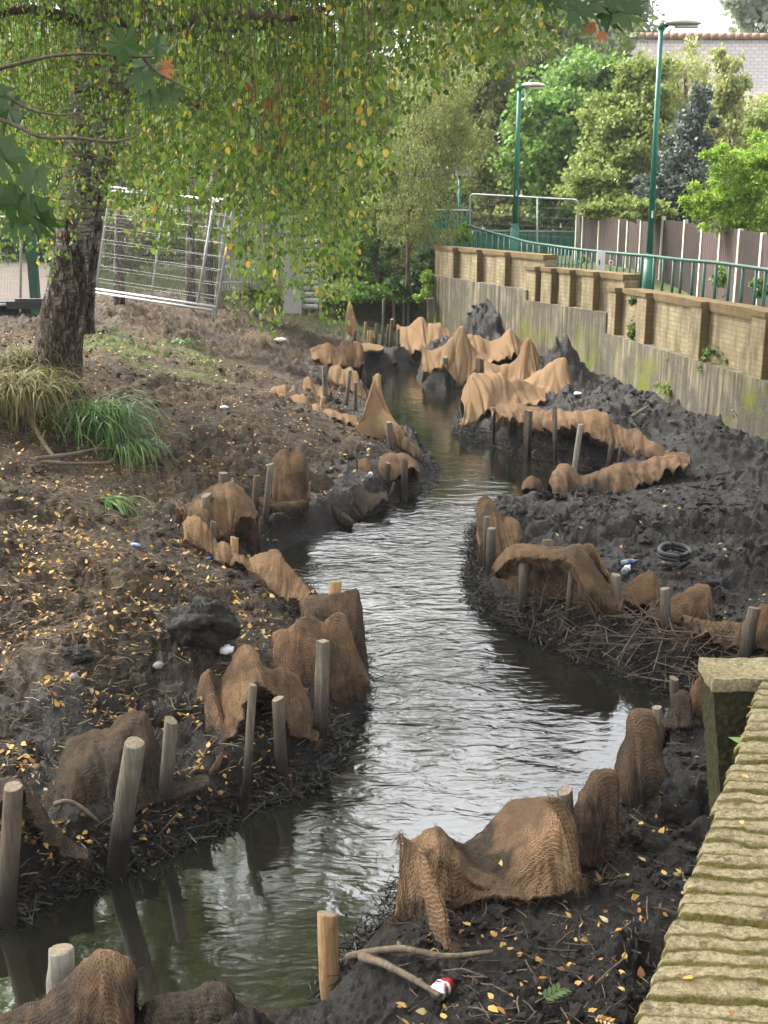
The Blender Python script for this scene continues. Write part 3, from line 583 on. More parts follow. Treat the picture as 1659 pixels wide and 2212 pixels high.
net([[YR(16.5, 15.3), (586, 842), (600, 834), (615, 833), (624, 855), (642, 856), (660, 857), (672, 876), (688, 877), (704, 886), (720, 888), (740, 893), (770, 898)],
     [YR(16.2, 15.1), (590, 862), (604, 870), (618, 878), (632, 890), (648, 895), (664, 896), (678, 900), (692, 902), (706, 908), (722, 908), (742, 910), (772, 918)]],
    'long low tan net scalloped over short pegs along the left bank', 'jute_clean', 1.5, nu=120, nv=26)
net([[YR(17.6, 17.3), (650, 850), (657, 822), (666, 817), (676, 828), (690, 836), (702, 832), (712, 845)],
     [YR(17.2, 17.1), (650, 862), (660, 866), (670, 868), (680, 866), (692, 862), (704, 858), (714, 862)]],
    'small tan net hump beside the tallest stake of the left bank group', 'jute_clean', 1.3, nv=24)
net([[YR(19.0, 18.2), (710, 802), (720, 792), (732, 790), (745, 800), (756, 800), (768, 806), (778, 822), (792, 848)],
     [YR(18.7, 18.0), (712, 820), (724, 828), (736, 832), (748, 838), (760, 846), (770, 852), (780, 858), (792, 866)]],
    'tan net curved round the stakes behind the tall pointed tent', 'jute_clean', 1.4, nv=26)
net([[YR(21.4, 20.9), (669, 757), (684, 750), (700, 745), (712, 741), (726, 750), (740, 738), (760, 737), (776, 742), (784, 762)],
     [YR(20.9, 20.7), (674, 775), (688, 786), (702, 788), (716, 786), (730, 790), (746, 792), (762, 793), (776, 792), (786, 788)]],
    'reddish brown net bunched on the far left bank', 'jute_mid', 1.5, nv=30)
net([[YR(26.2, 26.2), (752, 658), (756, 655), (760, 659)], [YR(26, 26), (746, 690), (757, 692), (768, 690)], [YR(25.8, 25.8), (750, 722), (763, 730), (778, 728)]],
    'narrow upright net sheath at the far end of the left bank', 'jute_clean', .8, nu=30, nv=30)
net([[YR(23.5, 23.3), (772, 745), (790, 742), (812, 744), (828, 750)], [YR(23.2, 23), (776, 756), (792, 758), (812, 758), (828, 758)]],
    'flat scrap of tan net among the far stakes', 'jute_clean', .8, nu=30, nv=16)
# right bank, far to near
net([[YR(24.6, 24.0), (857, 705), (870, 706), (884, 704), (898, 694), (912, 687), (922, 704), (936, 706), (950, 703), (966, 712), (984, 724), (1010, 735)],
     [YR(24.1, 23.6), (858, 735), (870, 740), (886, 742), (900, 742), (914, 740), (926, 742), (940, 742), (954, 742), (968, 745), (986, 748), (1010, 752)],
     [YR(23.7, 23.4), (860, 752), (872, 756), (888, 758), (902, 758), (916, 760), (928, 760), (942, 758), (956, 758), (970, 758), (988, 758), (1010, 762)]],
    'long light tan net at the foot of the mud heap, farthest on the right bank', 'jute_clean', 1.5, nu=110)
net([[YR(22.2, 21.8), (1000, 728), (1020, 724), (1040, 730), (1058, 738), (1074, 732), (1088, 722), (1101, 712), (1114, 724), (1128, 742)],
     [YR(21.8, 21.4), (1002, 750), (1022, 752), (1042, 756), (1060, 760), (1076, 756), (1090, 752), (1102, 750), (1114, 754), (1128, 762)],
     [YR(21.4, 21.2), (1004, 768), (1022, 770), (1042, 775), (1060, 778), (1076, 775), (1090, 772), (1102, 770), (1114, 770), (1128, 775)]],
    'pale sunlit net with one sharp peak nearest the retaining wall', 'jute_clean', 1.3)
net([[YR(21.3, 21.0), (913, 752), (930, 760), (948, 752), (966, 742), (982, 728), (998, 713), (1006, 722), (1016, 742), (1030, 758), (1052, 764)],
     [YR(21.0, 20.8), (912, 780), (930, 778), (948, 772), (964, 770), (980, 780), (996, 785), (1010, 782), (1022, 776), (1034, 774), (1052, 775)],
     [YR(20.7, 20.6), (911, 806), (928, 800), (944, 790), (960, 784), (974, 812), (986, 836), (1000, 832), (1014, 812), (1030, 792), (1050, 785)]],
    'high tan tent of net with a tail hanging to the water, far right bank', 'jute_clean', 1.3, nu=110, nv=46)
net([[YR(19.6, 19.4), (1045, 782), (1060, 786), (1080, 792), (1100, 786), (1118, 770), (1130, 745), (1140, 732), (1149, 733), (1158, 760), (1176, 798)],
     [YR(19.35, 19.2), (1046, 800), (1062, 806), (1082, 812), (1102, 812), (1120, 805), (1134, 795), (1144, 790), (1154, 792), (1164, 800), (1180, 812)],
     [YR(19.1, 19.0), (1046, 815), (1064, 822), (1084, 830), (1104, 836), (1122, 838), (1138, 836), (1148, 834), (1158, 832), (1168, 832), (1184, 834)]],
    'tan net rising to a tall narrow peak in the middle of the right bank tents', 'jute_clean', 1.3, nu=100)
net([[YR(18.9, 18.6), (1120, 822), (1140, 818), (1160, 808), (1180, 798), (1196, 782), (1210, 774), (1223, 776), (1232, 800), (1240, 835)],
     [YR(18.5, 18.3), (1122, 836), (1142, 838), (1162, 838), (1182, 836), (1198, 830), (1212, 826), (1224, 828), (1232, 836), (1241, 848)],
     [YR(18.2, 18.1), (1124, 848), (1144, 852), (1164, 856), (1184, 858), (1200, 858), (1214, 857), (1226, 856), (1234, 856), (1242, 856)]],
    'tan net with a blunt square peak beside the dark heap at the wall', 'jute_clean', 1.2, nu=90)
net([[YR(17.3, 17.8), (998, 862), (1004, 835), (1014, 812), (1026, 806), (1044, 812), (1064, 814), (1082, 810), (1096, 822), (1114, 818), (1140, 826), (1176, 845)],
     [YR(16.8, 17.5), (1000, 885), (1006, 868), (1018, 850), (1032, 842), (1048, 844), (1066, 846), (1084, 845), (1100, 848), (1118, 848), (1142, 852), (1178, 858)],
     [YR(16.2, 17.2), (993, 918), (1004, 920), (1020, 912), (1036, 900), (1052, 888), (1070, 880), (1088, 878), (1104, 880), (1122, 876), (1146, 870), (1180, 866)]],
    'rounded light tan hood of net at the head of the ledge row of stakes', 'jute_clean', 1.2, nu=120, nv=46)
net([[YR(16.2, 13.4), (1058, 884), (1080, 876), (1105, 872), (1130, 876), (1160, 884), (1190, 888), (1225, 892), (1262, 892), (1298, 893), (1325, 912), (1352, 925), (1378, 930), (1402, 955), (1440, 974), (1488, 982)],
     [YR(15.9, 13.25), (1060, 888), (1084, 886), (1108, 890), (1134, 900), (1162, 905), (1192, 908), (1226, 908), (1262, 910), (1298, 920), (1325, 938), (1352, 952), (1378, 965), (1404, 978), (1442, 984), (1490, 990)],
     [YR(15.7, 13.15), (1062, 892), (1088, 896), (1112, 908), (1138, 920), (1166, 930), (1194, 934), (1226, 926), (1260, 928), (1296, 945), (1325, 962), (1352, 975), (1380, 990), (1406, 998), (1444, 994), (1490, 998)]],
    'long reddish tan net draped over the row of stakes on the brushwood ledge', 'jute_tan', 1.8, nu=160, nv=40)
net([[YR(12.4, 13.2), (1188, 1042), (1196, 1020), (1212, 1010), (1236, 1012), (1254, 1030), (1272, 1030), (1290, 1018), (1318, 1008), (1350, 1000), (1385, 993), (1420, 988), (1455, 985), (1482, 993)],
     [YR(12.0, 12.9), (1192, 1055), (1204, 1048), (1222, 1045), (1240, 1048), (1256, 1055), (1274, 1055), (1292, 1050), (1320, 1045), (1350, 1035), (1384, 1020), (1420, 1008), (1455, 1000), (1484, 1000)],
     [YR(11.7, 12.7), (1198, 1068), (1212, 1075), (1228, 1078), (1246, 1078), (1262, 1075), (1280, 1078), (1300, 1080), (1326, 1076), (1354, 1064), (1386, 1048), (1418, 1030), (1454, 1012), (1486, 1008)]],
    'tan net lying in thick rolled folds on the mud behind the black point', 'jute_tan', 1.8, nu=140)
net([[YR(12.6, 12.6), (1128, 1052), (1136, 1035), (1150, 1030), (1164, 1036), (1172, 1050)], [YR(12.4, 12.4), (1128, 1060), (1138, 1060), (1150, 1060), (1164, 1060), (1174, 1060)]],
    'little brown net lump left of the rolled folds', 'jute_mid', .8, nu=36, nv=20)
net([[YR(11.0, 10.3), (1030, 1105), (1036, 1082), (1050, 1074), (1062, 1084), (1072, 1100), (1084, 1122), (1100, 1118), (1118, 1130), (1128, 1165)],
     [YR(10.4, 10.0), (1030, 1145), (1038, 1150), (1052, 1150), (1064, 1150), (1076, 1158), (1088, 1165), (1104, 1168), (1118, 1168), (1128, 1172)],
     [YR(10.0, 9.8), (1034, 1180), (1042, 1205), (1054, 1222), (1066, 1230), (1078, 1230), (1092, 1222), (1106, 1205), (1118, 1188), (1128, 1178)]],
    'dark brown net wrapped round the corner stakes of the black mud point', 'jute_mid', 1.2, fringe=80)
bx = [(1066, 1225), (1078, 1205), (1094, 1186), (1112, 1178), (1135, 1177), (1165, 1180), (1195, 1183), (1225, 1183), (1248, 1178), (1262, 1192), (1282, 1222), (1302, 1250), (1325, 1275), (1348, 1292)]
net([[YR(9.5, 9.0, 8.85, 8.7, 8.5, 8.4)]+bx,
     [YR(9.35, 8.78, 8.6, 8.42, 8.25, 8.2), (1068, 1236), (1080, 1226), (1096, 1208), (1114, 1200), (1136, 1200), (1165, 1202), (1192, 1204), (1216, 1203), (1234, 1206), (1250, 1226), (1268, 1254), (1290, 1280), (1314, 1300), (1342, 1312)],
     [YR(9.4, 8.85, 8.7, 8.5, 8.3, 8.25), (1069, 1240), (1081, 1232), (1097, 1216), (1115, 1214), (1137, 1216), (1165, 1219), (1190, 1221), (1214, 1220), (1230, 1228), (1246, 1252), (1264, 1280), (1288, 1306), (1312, 1324), (1341, 1332)],
     [YR(9.6, 9.1, 8.98, 8.78, 8.5, 8.35), (1070, 1250), (1082, 1250), (1098, 1246), (1116, 1248), (1138, 1250), (1165, 1256), (1190, 1262), (1214, 1266), (1232, 1280), (1248, 1300), (1268, 1320), (1290, 1338), (1314, 1348), (1342, 1350)],
     [YR(9.6, 9.05, 8.92, 8.72, 8.45, 8.3), (1072, 1268), (1084, 1282), (1100, 1300), (1118, 1315), (1140, 1330), (1165, 1342), (1190, 1352), (1214, 1362), (1234, 1370), (1250, 1376), (1270, 1380), (1292, 1382), (1316, 1380), (1344, 1376)]],
    'long brown net slung like a banister over the stakes of the near right point', 'jute_mid', .8, nu=160, nv=70, fringe=300)
net([[YR(8.95, 8.5), (1258, 1182), (1268, 1175), (1278, 1176), (1292, 1200), (1308, 1232), (1318, 1240)], [YR(8.9, 8.45), (1258, 1190), (1266, 1196), (1276, 1205), (1290, 1222), (1304, 1240), (1316, 1250)]],
    'thin twisted net strip branching behind the banister-like net', 'jute_tan', .6, nu=40, nv=18, fringe=20)
net([[YR(8.6, 8.4), (1338, 1288), (1356, 1268), (1378, 1250), (1398, 1241), (1410, 1240), (1420, 1262), (1430, 1300)],
     [YR(8.4, 8.3), (1338, 1305), (1356, 1305), (1378, 1308), (1398, 1310), (1412, 1315), (1424, 1322), (1432, 1330)]],
    'brown net fan pulled up to one corner between two grey stakes', 'jute_mid', .9, nu=60, nv=26, fringe=60)
net([[YR(8.4, 8.1), (1442, 1305), (1460, 1292), (1484, 1280), (1508, 1269), (1530, 1270), (1536, 1295), (1546, 1325)],
     [YR(8.25, 8.0), (1444, 1325), (1462, 1332), (1486, 1338), (1508, 1342), (1528, 1345), (1538, 1350), (1548, 1354)]],
    'brown net fan right of the stake, above the twiggy brushwood', 'jute_mid', 1., nu=60, nv=26, fringe=60)
net([[YR(8.35, 8.2), (1402, 1304), (1422, 1318), (1446, 1314), (1474, 1322)], [YR(8.2, 8.1), (1404, 1326), (1424, 1340), (1448, 1342), (1476, 1344)]],
    'low sagging strip of net joining the two fans behind the grey stake', 'jute_mid', .9, nu=50, nv=20, fringe=30)
net([[YR(8.05, 7.7), (1474, 1332), (1505, 1342), (1540, 1346), (1570, 1345), (1600, 1348), (1622, 1335), (1638, 1315), (1660, 1306), (1720, 1298)],
     [YR(7.9, 7.6), (1478, 1345), (1508, 1358), (1540, 1364), (1570, 1370), (1600, 1376), (1624, 1372), (1642, 1365), (1662, 1360), (1720, 1356)],
     [YR(7.8, 7.5), (1482, 1354), (1510, 1372), (1540, 1385), (1570, 1396), (1598, 1404), (1626, 1404), (1646, 1402), (1666, 1404), (1720, 1408)]],
    'rusty net sagging to the right edge of the picture above the mossy pier', 'jute_tan', 1.4, nu=110, fringe=120)

def roll(pts, Ys, rp, label, m):
    n_ = len(pts); Y_ = [float(np.interp(i/(n_-1), np.linspace(0, 1, len(Ys)), Ys)) for i in range(n_)]; rows = []
    for a in (150, 90, 35, -20, -75): rows.append([(p[0]+rp*.35*math.sin(R(a)), p[1]-rp*math.sin(R(a)), y-PXS(y)*rp*math.cos(R(a))*1.2) for p, y in zip(pts, Y_)])
    net(rows, label, m, .7, back=False, nu=70, nv=24, fringe=30)
roll([(292, 1752), (318, 1742), (350, 1735), (390, 1725), (425, 1706), (452, 1678), (476, 1642)], (5.7, 5.8, 6.1), 15, 'thick rolled hem of net running from the flat net up to the arched net', 'jute_mid')
roll([(552, 1080), (575, 1090), (605, 1095), (640, 1094), (664, 1084), (668, 1050)], (11.3, 11.2, 11.25), 10, 'rolled lower hem beneath the twin-humped net', 'jute_mid')
roll([(748, 1092), (780, 1088), (812, 1088), (838, 1076), (850, 1050)], (12.2, 12.4, 12.7), 9, 'dark net roll linking the wet folds with the brushwood point', 'jute_muddy')
roll([(690, 1085), (712, 1100), (735, 1120), (760, 1136)], (12.1, 11.9, 11.7), 12, 'wet net fold lying down to the water below the twin-humped net', 'jute_muddy')
# ------------------------------------------------------------------ stakes
def stake(top, base, w, label, m='stake', Y=None, z=0., sq=False, seed=0):
    rng = random.Random(hash_(label)); b = Uz(base[0], base[1], z) if Y is None else UY(base[0], base[1], Y)
    t = UY(top[0], top[1], b[1]+rng.uniform(-.01, .01)); r = w*PXS(b[1]/cp)/2
    d = (t-b)/np.linalg.norm(t-b); b = b-d*(b[2]+.25)/max(d[2], .3)
    mb = MB(); n = 8; P = [b+(t-b)*i/n+np.array([rng.uniform(-1, 1), rng.uniform(-1, 1), 0])*r*.06 for i in range(n+1)]
    P[-1] = t; rad = [r*(1.02+rng.uniform(-.03, .03)) for i in range(n+1)]; rad[-1] = r*.97; rad.append(r*.9); P.append(t+d*.004)
    k = 4 if sq else 14
    mb.tube(P, rad, k, 2, wob=.0 if sq else .055)
    Vt = mb.V[0]; c_ = Vt[-2*k:].mean(0); dv_ = np.array([rng.uniform(-1, 1), rng.uniform(-1, 1), 0]); Vt[-2*k:] += d*((Vt[-2*k:]-c_)@dv_)[:, None]*rng.uniform(.1, .45)+np.array([[0, 0, rng.uniform(-.06, .06)*r] for _ in range(2*k)])
    o = mb.build('wooden_stake', None, None, not sq, mats=[M[m], M['endgrain']])
    if not sq:
        at = np.array([len(p.vertices) == 4 for p in o.data.polygons]); o.data.polygons.foreach_set('use_smooth', at)
    return tagp(o, label, 'stake', 'wooden stakes along the banks')
for a in [
    ((130, 2052), (132, 2180), 62, 'thick pale grey stake behind the ribbed net in the bottom left corner', 'stake_grey', 4.22),
    ((706, 1975), (712, 2112), 48, 'short orange split stake standing at the water edge near the bottom', 'stake_new', 4.34),
    ((290, 1606), (250, 1890), 48, 'thick grey leaning stake, blackened at its foot, near left bank', 'stake', None),
    ((369, 1557), (352, 1800), 31, 'slimmer grey leaning stake right of the thick leaning one', 'stake', None),
    ((28, 1700), (14, 1995), 44, 'round stake at the left edge under the rolled net', 'stake_dark', None),
    ((546, 1480), (530, 1757), 19, 'thin split stake with a bright edge under the arched net', 'stake', None),
    ((600, 1510), (611, 1700), 28, 'dark stake in shadow beneath the arched net', 'stake_dark', None),
    ((698, 1385), (690, 1645), 32, 'tall stake in front of the square rust brown net panel', 'stake', None),
    ((724, 1257), (722, 1400), 28, 'stake top poking above the grey brown net panel', 'stake_new', 7.85),
    ((506, 1162), (506, 1215), 17, 'short yellowish peg at the end of the low pale net', 'stake_new', 9.5),
    ((461, 1127), (460, 1175), 13, 'thin peg behind the low pale brown net', 'stake', 9.9),
    ((445, 1070), (445, 1115), 22, 'grey stake stub left of the hooped net', 'stake', 10.35),
    ((482, 1022), (482, 1050), 20, 'squat brown stub above the hooped net', 'stake_dark', 10.9),
    ((555, 1028), (552, 1090), 16, 'dark stake left of the twin-humped net', 'stake_dark', 11.3),
    ((585, 1003), (577, 1085), 14, 'grey stake touching the twin-humped net', 'stake', 11.15),
    ((661, 990), (662, 1040), 11, 'brown peg at the right shoulder of the twin-humped net', 'stake_dark', 11.7),
    ((875, 995), (872, 1080), 14, 'dark stake standing in the brushwood point', 'stake_dark', 12.9),
    ((838, 1000), (836, 1066), 11, 'brown stake left of the dark one on the brushwood point', 'stake_dark', 13.0),
    ((888, 925), (890, 960), 13, 'short grey stake in the water right of the tent, the left of two', 'stake', None),
    ((897, 936), (897, 968), 11, 'short grey stake in the water right of the tent, the right of two', 'stake', None),
    ((840, 912), (841, 925), 13, 'brown stub at the foot of the tall pointed tent', 'stake_dark', 14.3),
    ((701, 791), (703, 885), 11, 'tall grey stake in the left bank group behind the scalloped net', 'stake', 16.6),
    ((699, 858), (693, 890), 9, 'pale split stake leaning by the scalloped net', 'stake_new', 15.7),
    ((756, 800), (749, 868), 8, 'slanting light stake in the left bank hollow', 'stake', 17.1),
    ((768, 827), (768, 872), 8, 'dark stake nearest the tall tent in the hollow', 'stake_dark', 16.8),
    ((637, 836), (636, 856), 16, 'pale grey square stub behind the scalloped net', 'stake_grey', 16.6),
    ((829, 646), (825, 762), 5, 'tallest thin stake of the far cluster', 'stake', 25.2),
    ((851, 634), (851, 684), 6, 'orange stake before the reeds at the stream end', 'stake_new', 28),
    ((847, 690), (841, 770), 7, 'dark grey stake in the far cluster beside the long net', 'stake_dark', 24.2),
    ((839, 702), (834, 768), 5, 'slim purple grey stake in the far cluster', 'stake_dark', 24.4),
    ((813, 700), (812, 766), 6, 'mid grey stake in the far cluster', 'stake', 24.6),
    ((802, 715), (798, 768), 6, 'orange leaning stake of the far cluster', 'stake_new', 24.0),
    ((796, 714), (793, 776), 5, 'orange brown thin stake at the cluster front', 'stake_new', 23.6),
    ((790, 696), (788, 738), 5, 'pale brown stake left in the far cluster', 'stake_new', 26),
    ((767, 714), (766, 736), 8, 'short dark stub by the upright net sheath', 'stake_dark', 25.2),
    ((860, 712), (860, 760), 7, 'stake at the left end of the farthest tan net', 'stake_dark', 23.9),
    ((872, 649), (872, 690), 5, 'left one of two pale stakes before the far bushes', 'stake_grey', 28),
    ((882, 649), (882, 690), 5, 'right one of two pale stakes before the far bushes', 'stake_grey', 28),
    ((961, 772), (968, 828), 11, 'stake under the high tan tent', 'stake', 20.75),
    ((1036, 776), (1036, 805), 17, 'broad brown plank stake right of the high tan tent', 'stake_dark', 20.4),
    ((1066, 881), (1066, 945), 7, 'thin stake first in the ledge row', 'stake', 15.9),
    ((1103, 882), (1101, 955), 8, 'thin stake second in the ledge row', 'stake', 15.75),
    ((1142, 887), (1138, 990), 18, 'broad plank stake in the ledge row', 'stake_dark', 15.05),
    ((1198, 884), (1199, 1004), 10, 'tall square stake in the ledge row', 'stake', 14.6),
    ((1255, 917), (1240, 1020), 12, 'leaning round stake in the ledge row', 'stake_grey', 14.15),
    ((1324, 950), (1318, 990), 12, 'short stake under the reddish tan net', 'stake_dark', 14.0),
    ((1342, 966), (1338, 1000), 10, 'shorter stake next right under the reddish tan net', 'stake_dark', 13.9),
    ((1377, 972), (1377, 998), 14, 'stub at the right end of the ledge row', 'stake_dark', 13.6),
    ((1052, 1117), (1048, 1290), 13, 'left one of the corner pair at the black mud point', 'stake', 9.95),
    ((1062, 1142), (1057, 1292), 20, 'right thicker one of the corner pair at the black mud point', 'stake', 9.8),
    ((1132, 1212), (1130, 1362), 22, 'round pale stake under the banister-like net', 'stake', 8.82),
    ((1183, 1167), (1184, 1280), 26, 'wide reddish stake behind the banister-like net', 'stake_dark', 8.98),
    ((1236, 1222), (1221, 1392), 13, 'thin leaning split stake under the banister-like net', 'stake', 8.5),
    ((1330, 1242), (1336, 1368), 22, 'grey stake before the fan of net', 'stake', 8.3),
    ((1436, 1272), (1444, 1405), 22, 'grey stake between the two net fans, in the brushwood', 'stake', 8.0),
    ((1630, 1314), (1618, 1376), 28, 'pale stake by the rusty net at the right edge', 'stake', 7.6),
    ((1456, 1466), (1462, 1545), 21, 'grey stake in the backwater left of the mossy pier', 'stake', 6.75),
    ((1419, 1529), (1420, 1590), 23, 'dark stake right of the tall net cone', 'stake', 5.95),
    ((1220, 1709), (1226, 1780), 36, 'muddy stake top behind the saddle-shaped net', 'stake', 5.15),
]:
    stake(a[0], a[1], a[2], a[3], a[4], Y=a[5], sq=('plank' in a[3] or 'square' in a[3]))

# ------------------------------------------------------------------ wall, piers, coping
def walk(P):
    P = np.array(P); d = np.linalg.norm(np.diff(P, axis=0), axis=1); return np.concatenate([[0], np.cumsum(d)])
WL = walk(WALL)
def wat(s):
    x = np.interp(s, WL, WALL[:, 0]); y = np.interp(s, WL, WALL[:, 1])
    e = .05; dx = np.interp(s+e, WL, WALL[:, 0])-np.interp(s-e, WL, WALL[:, 0]); dy = np.interp(s+e, WL, WALL[:, 1])-np.interp(s-e, WL, WALL[:, 1])
    L = math.hypot(dx, dy); t = np.array([dx, dy])/L; nrm = np.array([t[1], -t[0]])   # away from stream
    if nrm[0] < 0: nrm = -nrm
    return np.array([x, y]), t, nrm
def s_of(x, y):
    ss = np.linspace(0, WL[-1], 4000); xs = np.interp(ss, WL, WALL[:, 0]); yy = np.interp(ss, WL, WALL[:, 1]); return ss[np.argmin((xs-x)**2+(yy-y)**2)]
def strip(s0, s1, off0, off1, z0, z1, m, name, parent, n=40, uvs=0, z1b=None):
    """a closed box swept along the wall line between offsets off0..off1 (metres away from the stream face)"""
    V = []; UV = []
    for i in range(n+1):
        s = s0+(s1-s0)*i/n; c, t, nr_ = wat(s); zt = z1 if z1b is None else z1+(z1b-z1)*i/n
        for o_, z_ in ((off0, z0), (off0, zt), (off1, zt), (off1, z0)):
            q = c+nr_*o_; V.append((q[0], q[1], z_)); UV.append((s+(o_-off0), z_))
    F_ = []
    for i in range(n):
        for k in range(4): a = i*4+k; b = i*4+(k+1) % 4; F_.append((a, b, b+4, a+4))
    F_ += [(0, 3, 2, 1), (n*4, n*4+1, n*4+2, n*4+3)]
    # separate vertices for flat shading: smooth off
    return mk(name, V, F_, M[m], parent, False, uv=UV)
def s_px(px, z):
    ss = np.linspace(0, WL[-1], 6000); xs = np.interp(ss, WL, WALL[:, 0]); yy = np.interp(ss, WL, WALL[:, 1]); q = CX+xs/(yy*cp-(z-HC)*sp)*FP
    ok = (yy > 11)&(yy < w1b[1]+.5); q = np.where(ok, q, 1e9); return ss[np.argmin(np.abs(q-px))]
s3a, s3b, s2b, s1b = s_of(*w3a), s_of(*w3b), s_of(*w2b), s_of(*w1b)
wallE = empty('retaining_wall', (w3a[0], w3a[1], 0), 'stepped yellow brick and stained concrete retaining wall along the right side of the stream', 'wall')
strip(s3a-3.2, s3b, -.13, .30, -.4, 1.13, 'concrete', 'concrete_base', wallE)
strip(s3b, s2b, -.13, .30, -.4, 1.47, 'concrete', 'concrete_base', wallE)
strip(s2b, s1b, -.13, .30, -.4, 1.66, 'concrete', 'concrete_base', wallE)
for sa, sb, zb, zt, ztb, ns_ in ((s3a-3.2, s3b+.15, 1.13, 2.02, 1.90, 8), (s3b-.35, s2b+.12, 1.47, 2.125, 2.10, 6), (s2b-.35, s1b, 1.66, 2.32, 2.30, 5)):
    strip(sa, sb, .03, .29, zb, zt-.07, 'brick', 'parapet', wallE, z1b=ztb-.07)
    strip(sa, sb, -.004, .30, min(zt, ztb)-.075, zt, 'brick_dark', 'coping', wallE, z1b=ztb)
    if ns_ == 8: ss = [s_px(q, 1.9) for q in (1334, 1400, 1518, 1655)]+[s3a-1.2, s3a-2.4]
    elif ns_ == 6: ss = [s_px(q, 2.) for q in (1156, 1190, 1230, 1280)]
    else: ss = [s_px(q, 2.2) for q in (981, 1032, 1092)]
    zt0 = zt
    for s_ in ss:
        zt = zt0+(ztb-zt0)*(s_-sa)/(sb-sa)
        strip(s_-.19, s_-.165+.0, -.10, .03, zb, zt-.065, 'brick_dark', 'pier_return', wallE, 1)
        strip(s_-.165, s_+.17, -.10, .03, zb-.0, zt-.065, 'brick', 'pier', wallE, 2)
        strip(s_-.19, s_+.19, -.125, -.004, zt-.067, zt+.002, 'brick_dark', 'pier_cap', wallE, 2)
# dirt and moss ledge at steps is left to the concrete texture
# near wall with brick-on-edge coping
nw = empty('brick_wall', (.595, 2.33, 0), 'low mossy yellow brick wall with brick-on-edge coping filling the lower right corner', 'wall')
ny, nx = 620, 46
yy_ = np.linspace(1.2, 4.60, ny); V = []; J = []
ex = lambda y: np.interp(y, [1.0, 2.33, 4.39, 5.2], [-.02, .595, 1.546, 1.93])
YYg, Sg = np.meshgrid(yy_, np.linspace(0, 1, nx), indexing='ij')
wv_ = .008*gn(Sg*3+5, YYg*3, 61)+.005*gn(Sg*9, YYg*9, 62)+.006*gn(Sg*2, YYg*13, 68)
ph = (YYg+Sg*.05+wv_)/.064; fr = ph-np.floor(ph); jw = .30+.14*gn(Sg*6, YYg*14, 67); jt = np.clip(1-np.minimum(fr, 1-fr)/jw, 0, 1)
bi = np.floor(ph); bh = (_h(bi.astype(np.int64), bi.astype(np.int64)*0+3, 1)/4294967295-.5)
xl = ex(YYg)+bh*.022+.010*gn(YYg*5, YYg*0, 69)+.006*gn(YYg*22, YYg*0, 63)
Xg = xl+Sg*.50
Zg = 1.5-.010*jt**1.5+bh*.016+.005*fbm(Xg*14, YYg*14, 64, 4)-.006*np.abs(gn(Xg*35, YYg*35, 75))-.004*np.abs(gn(Xg*70, YYg*90, 76))+.008*gn(Xg*4, YYg*4, 65)-.02*np.clip(1-Sg/.03, 0, 1)**2
mossb = np.clip(jt*1.5, 0, 1)*.016*np.clip(gn(Xg*5, YYg*9, 66)+.25, 0, 1); Zg = Zg+mossb
ii = np.arange(ny*nx).reshape(ny, nx); Ff = np.stack([ii[:-1, :-1], ii[:-1, 1:], ii[1:, 1:], ii[1:, :-1]], -1).reshape(-1, 4)
mk('coping', np.stack([Xg.ravel(), YYg.ravel(), Zg.ravel()], 1), Ff, M['coping'], nw, attrs={'joint': jt.ravel()})
fe = np.stack([Xg[:, 0], yy_, Zg[:, 0]], 1); rows_ = [fe]
for k_ in range(1, 12):
    q = fe.copy(); q[:, 2] = 1.48-k_*.16; q[:, 0] += .01+.006*gn(yy_*12, yy_*0+k_*1.7, 70); rows_.append(q)
Vf = np.concatenate(rows_); ii = np.arange(len(Vf)).reshape(12, ny); Ff = np.stack([ii[:-1, :-1], ii[:-1, 1:], ii[1:, 1:], ii[1:, :-1]], -1).reshape(-1, 4)
mk('wall_face', Vf, Ff, M['mossy'], nw)
# pier of the near wall
def rough_box(c0, c1, name, m, parent, z0, z1, res=.02, topm=None):
    (x0, y0), (x1, y1) = c0, c1; V = []; F_ = []; n = 0
    def face(P, Ua, Va):
        nonlocal n
        nu_ = max(2, int(np.linalg.norm(Ua)/res)); nv_ = max(2, int(np.linalg.norm(Va)/res))
        for j in range(nv_+1):
            for i in range(nu_+1): V.append(P+Ua*i/nu_+Va*j/nv_)
        for j in range(nv_):
            for i in range(nu_): a = n+j*(nu_+1)+i; F_.append((a, a+1, a+nu_+2, a+nu_+1))
        n = len(V)
    A = lambda *a: np.array(a, float)
    face(A(x0, y0, z0), A(x1-x0, 0, 0), A(0, 0, z1-z0)); face(A(x0, y1, z0), A(0, y0-y1, 0), A(0, 0, z1-z0))
    face(A(x1, y1, z0), A(x0-x1, 0, 0), A(0, 0, z1-z0)); face(A(x1, y0, z0), A(0, y1-y0, 0), A(0, 0, z1-z0)); face(A(x0, y0, z1), A(x1-x0, 0, 0), A(0, y1-y0, 0))
    V = np.array(V)
    if name == 'pier': V[:, 0] += .16*np.clip((z1-V[:, 2])/1.2, 0, 1.2)*np.clip((x1-V[:, 0])/(x1-x0), 0, 1)
    V += .006*np.stack([gn(V[:, 1]*20+V[:, 2]*14, V[:, 2]*20, 1), gn(V[:, 0]*20+V[:, 2]*14, V[:, 2]*20, 2), gn(V[:, 0]*16, V[:, 1]*16, 3)], 1)
    return mk(name, V, F_, m, parent, True)
rough_box((1.345, 4.37), (1.66, 4.58), 'pier', M['mossy'], nw, -.2, 1.47)
rough_box((1.34, 4.364), (1.70, 4.59), 'pier_cap', M['coping'], nw, 1.44, 1.497)

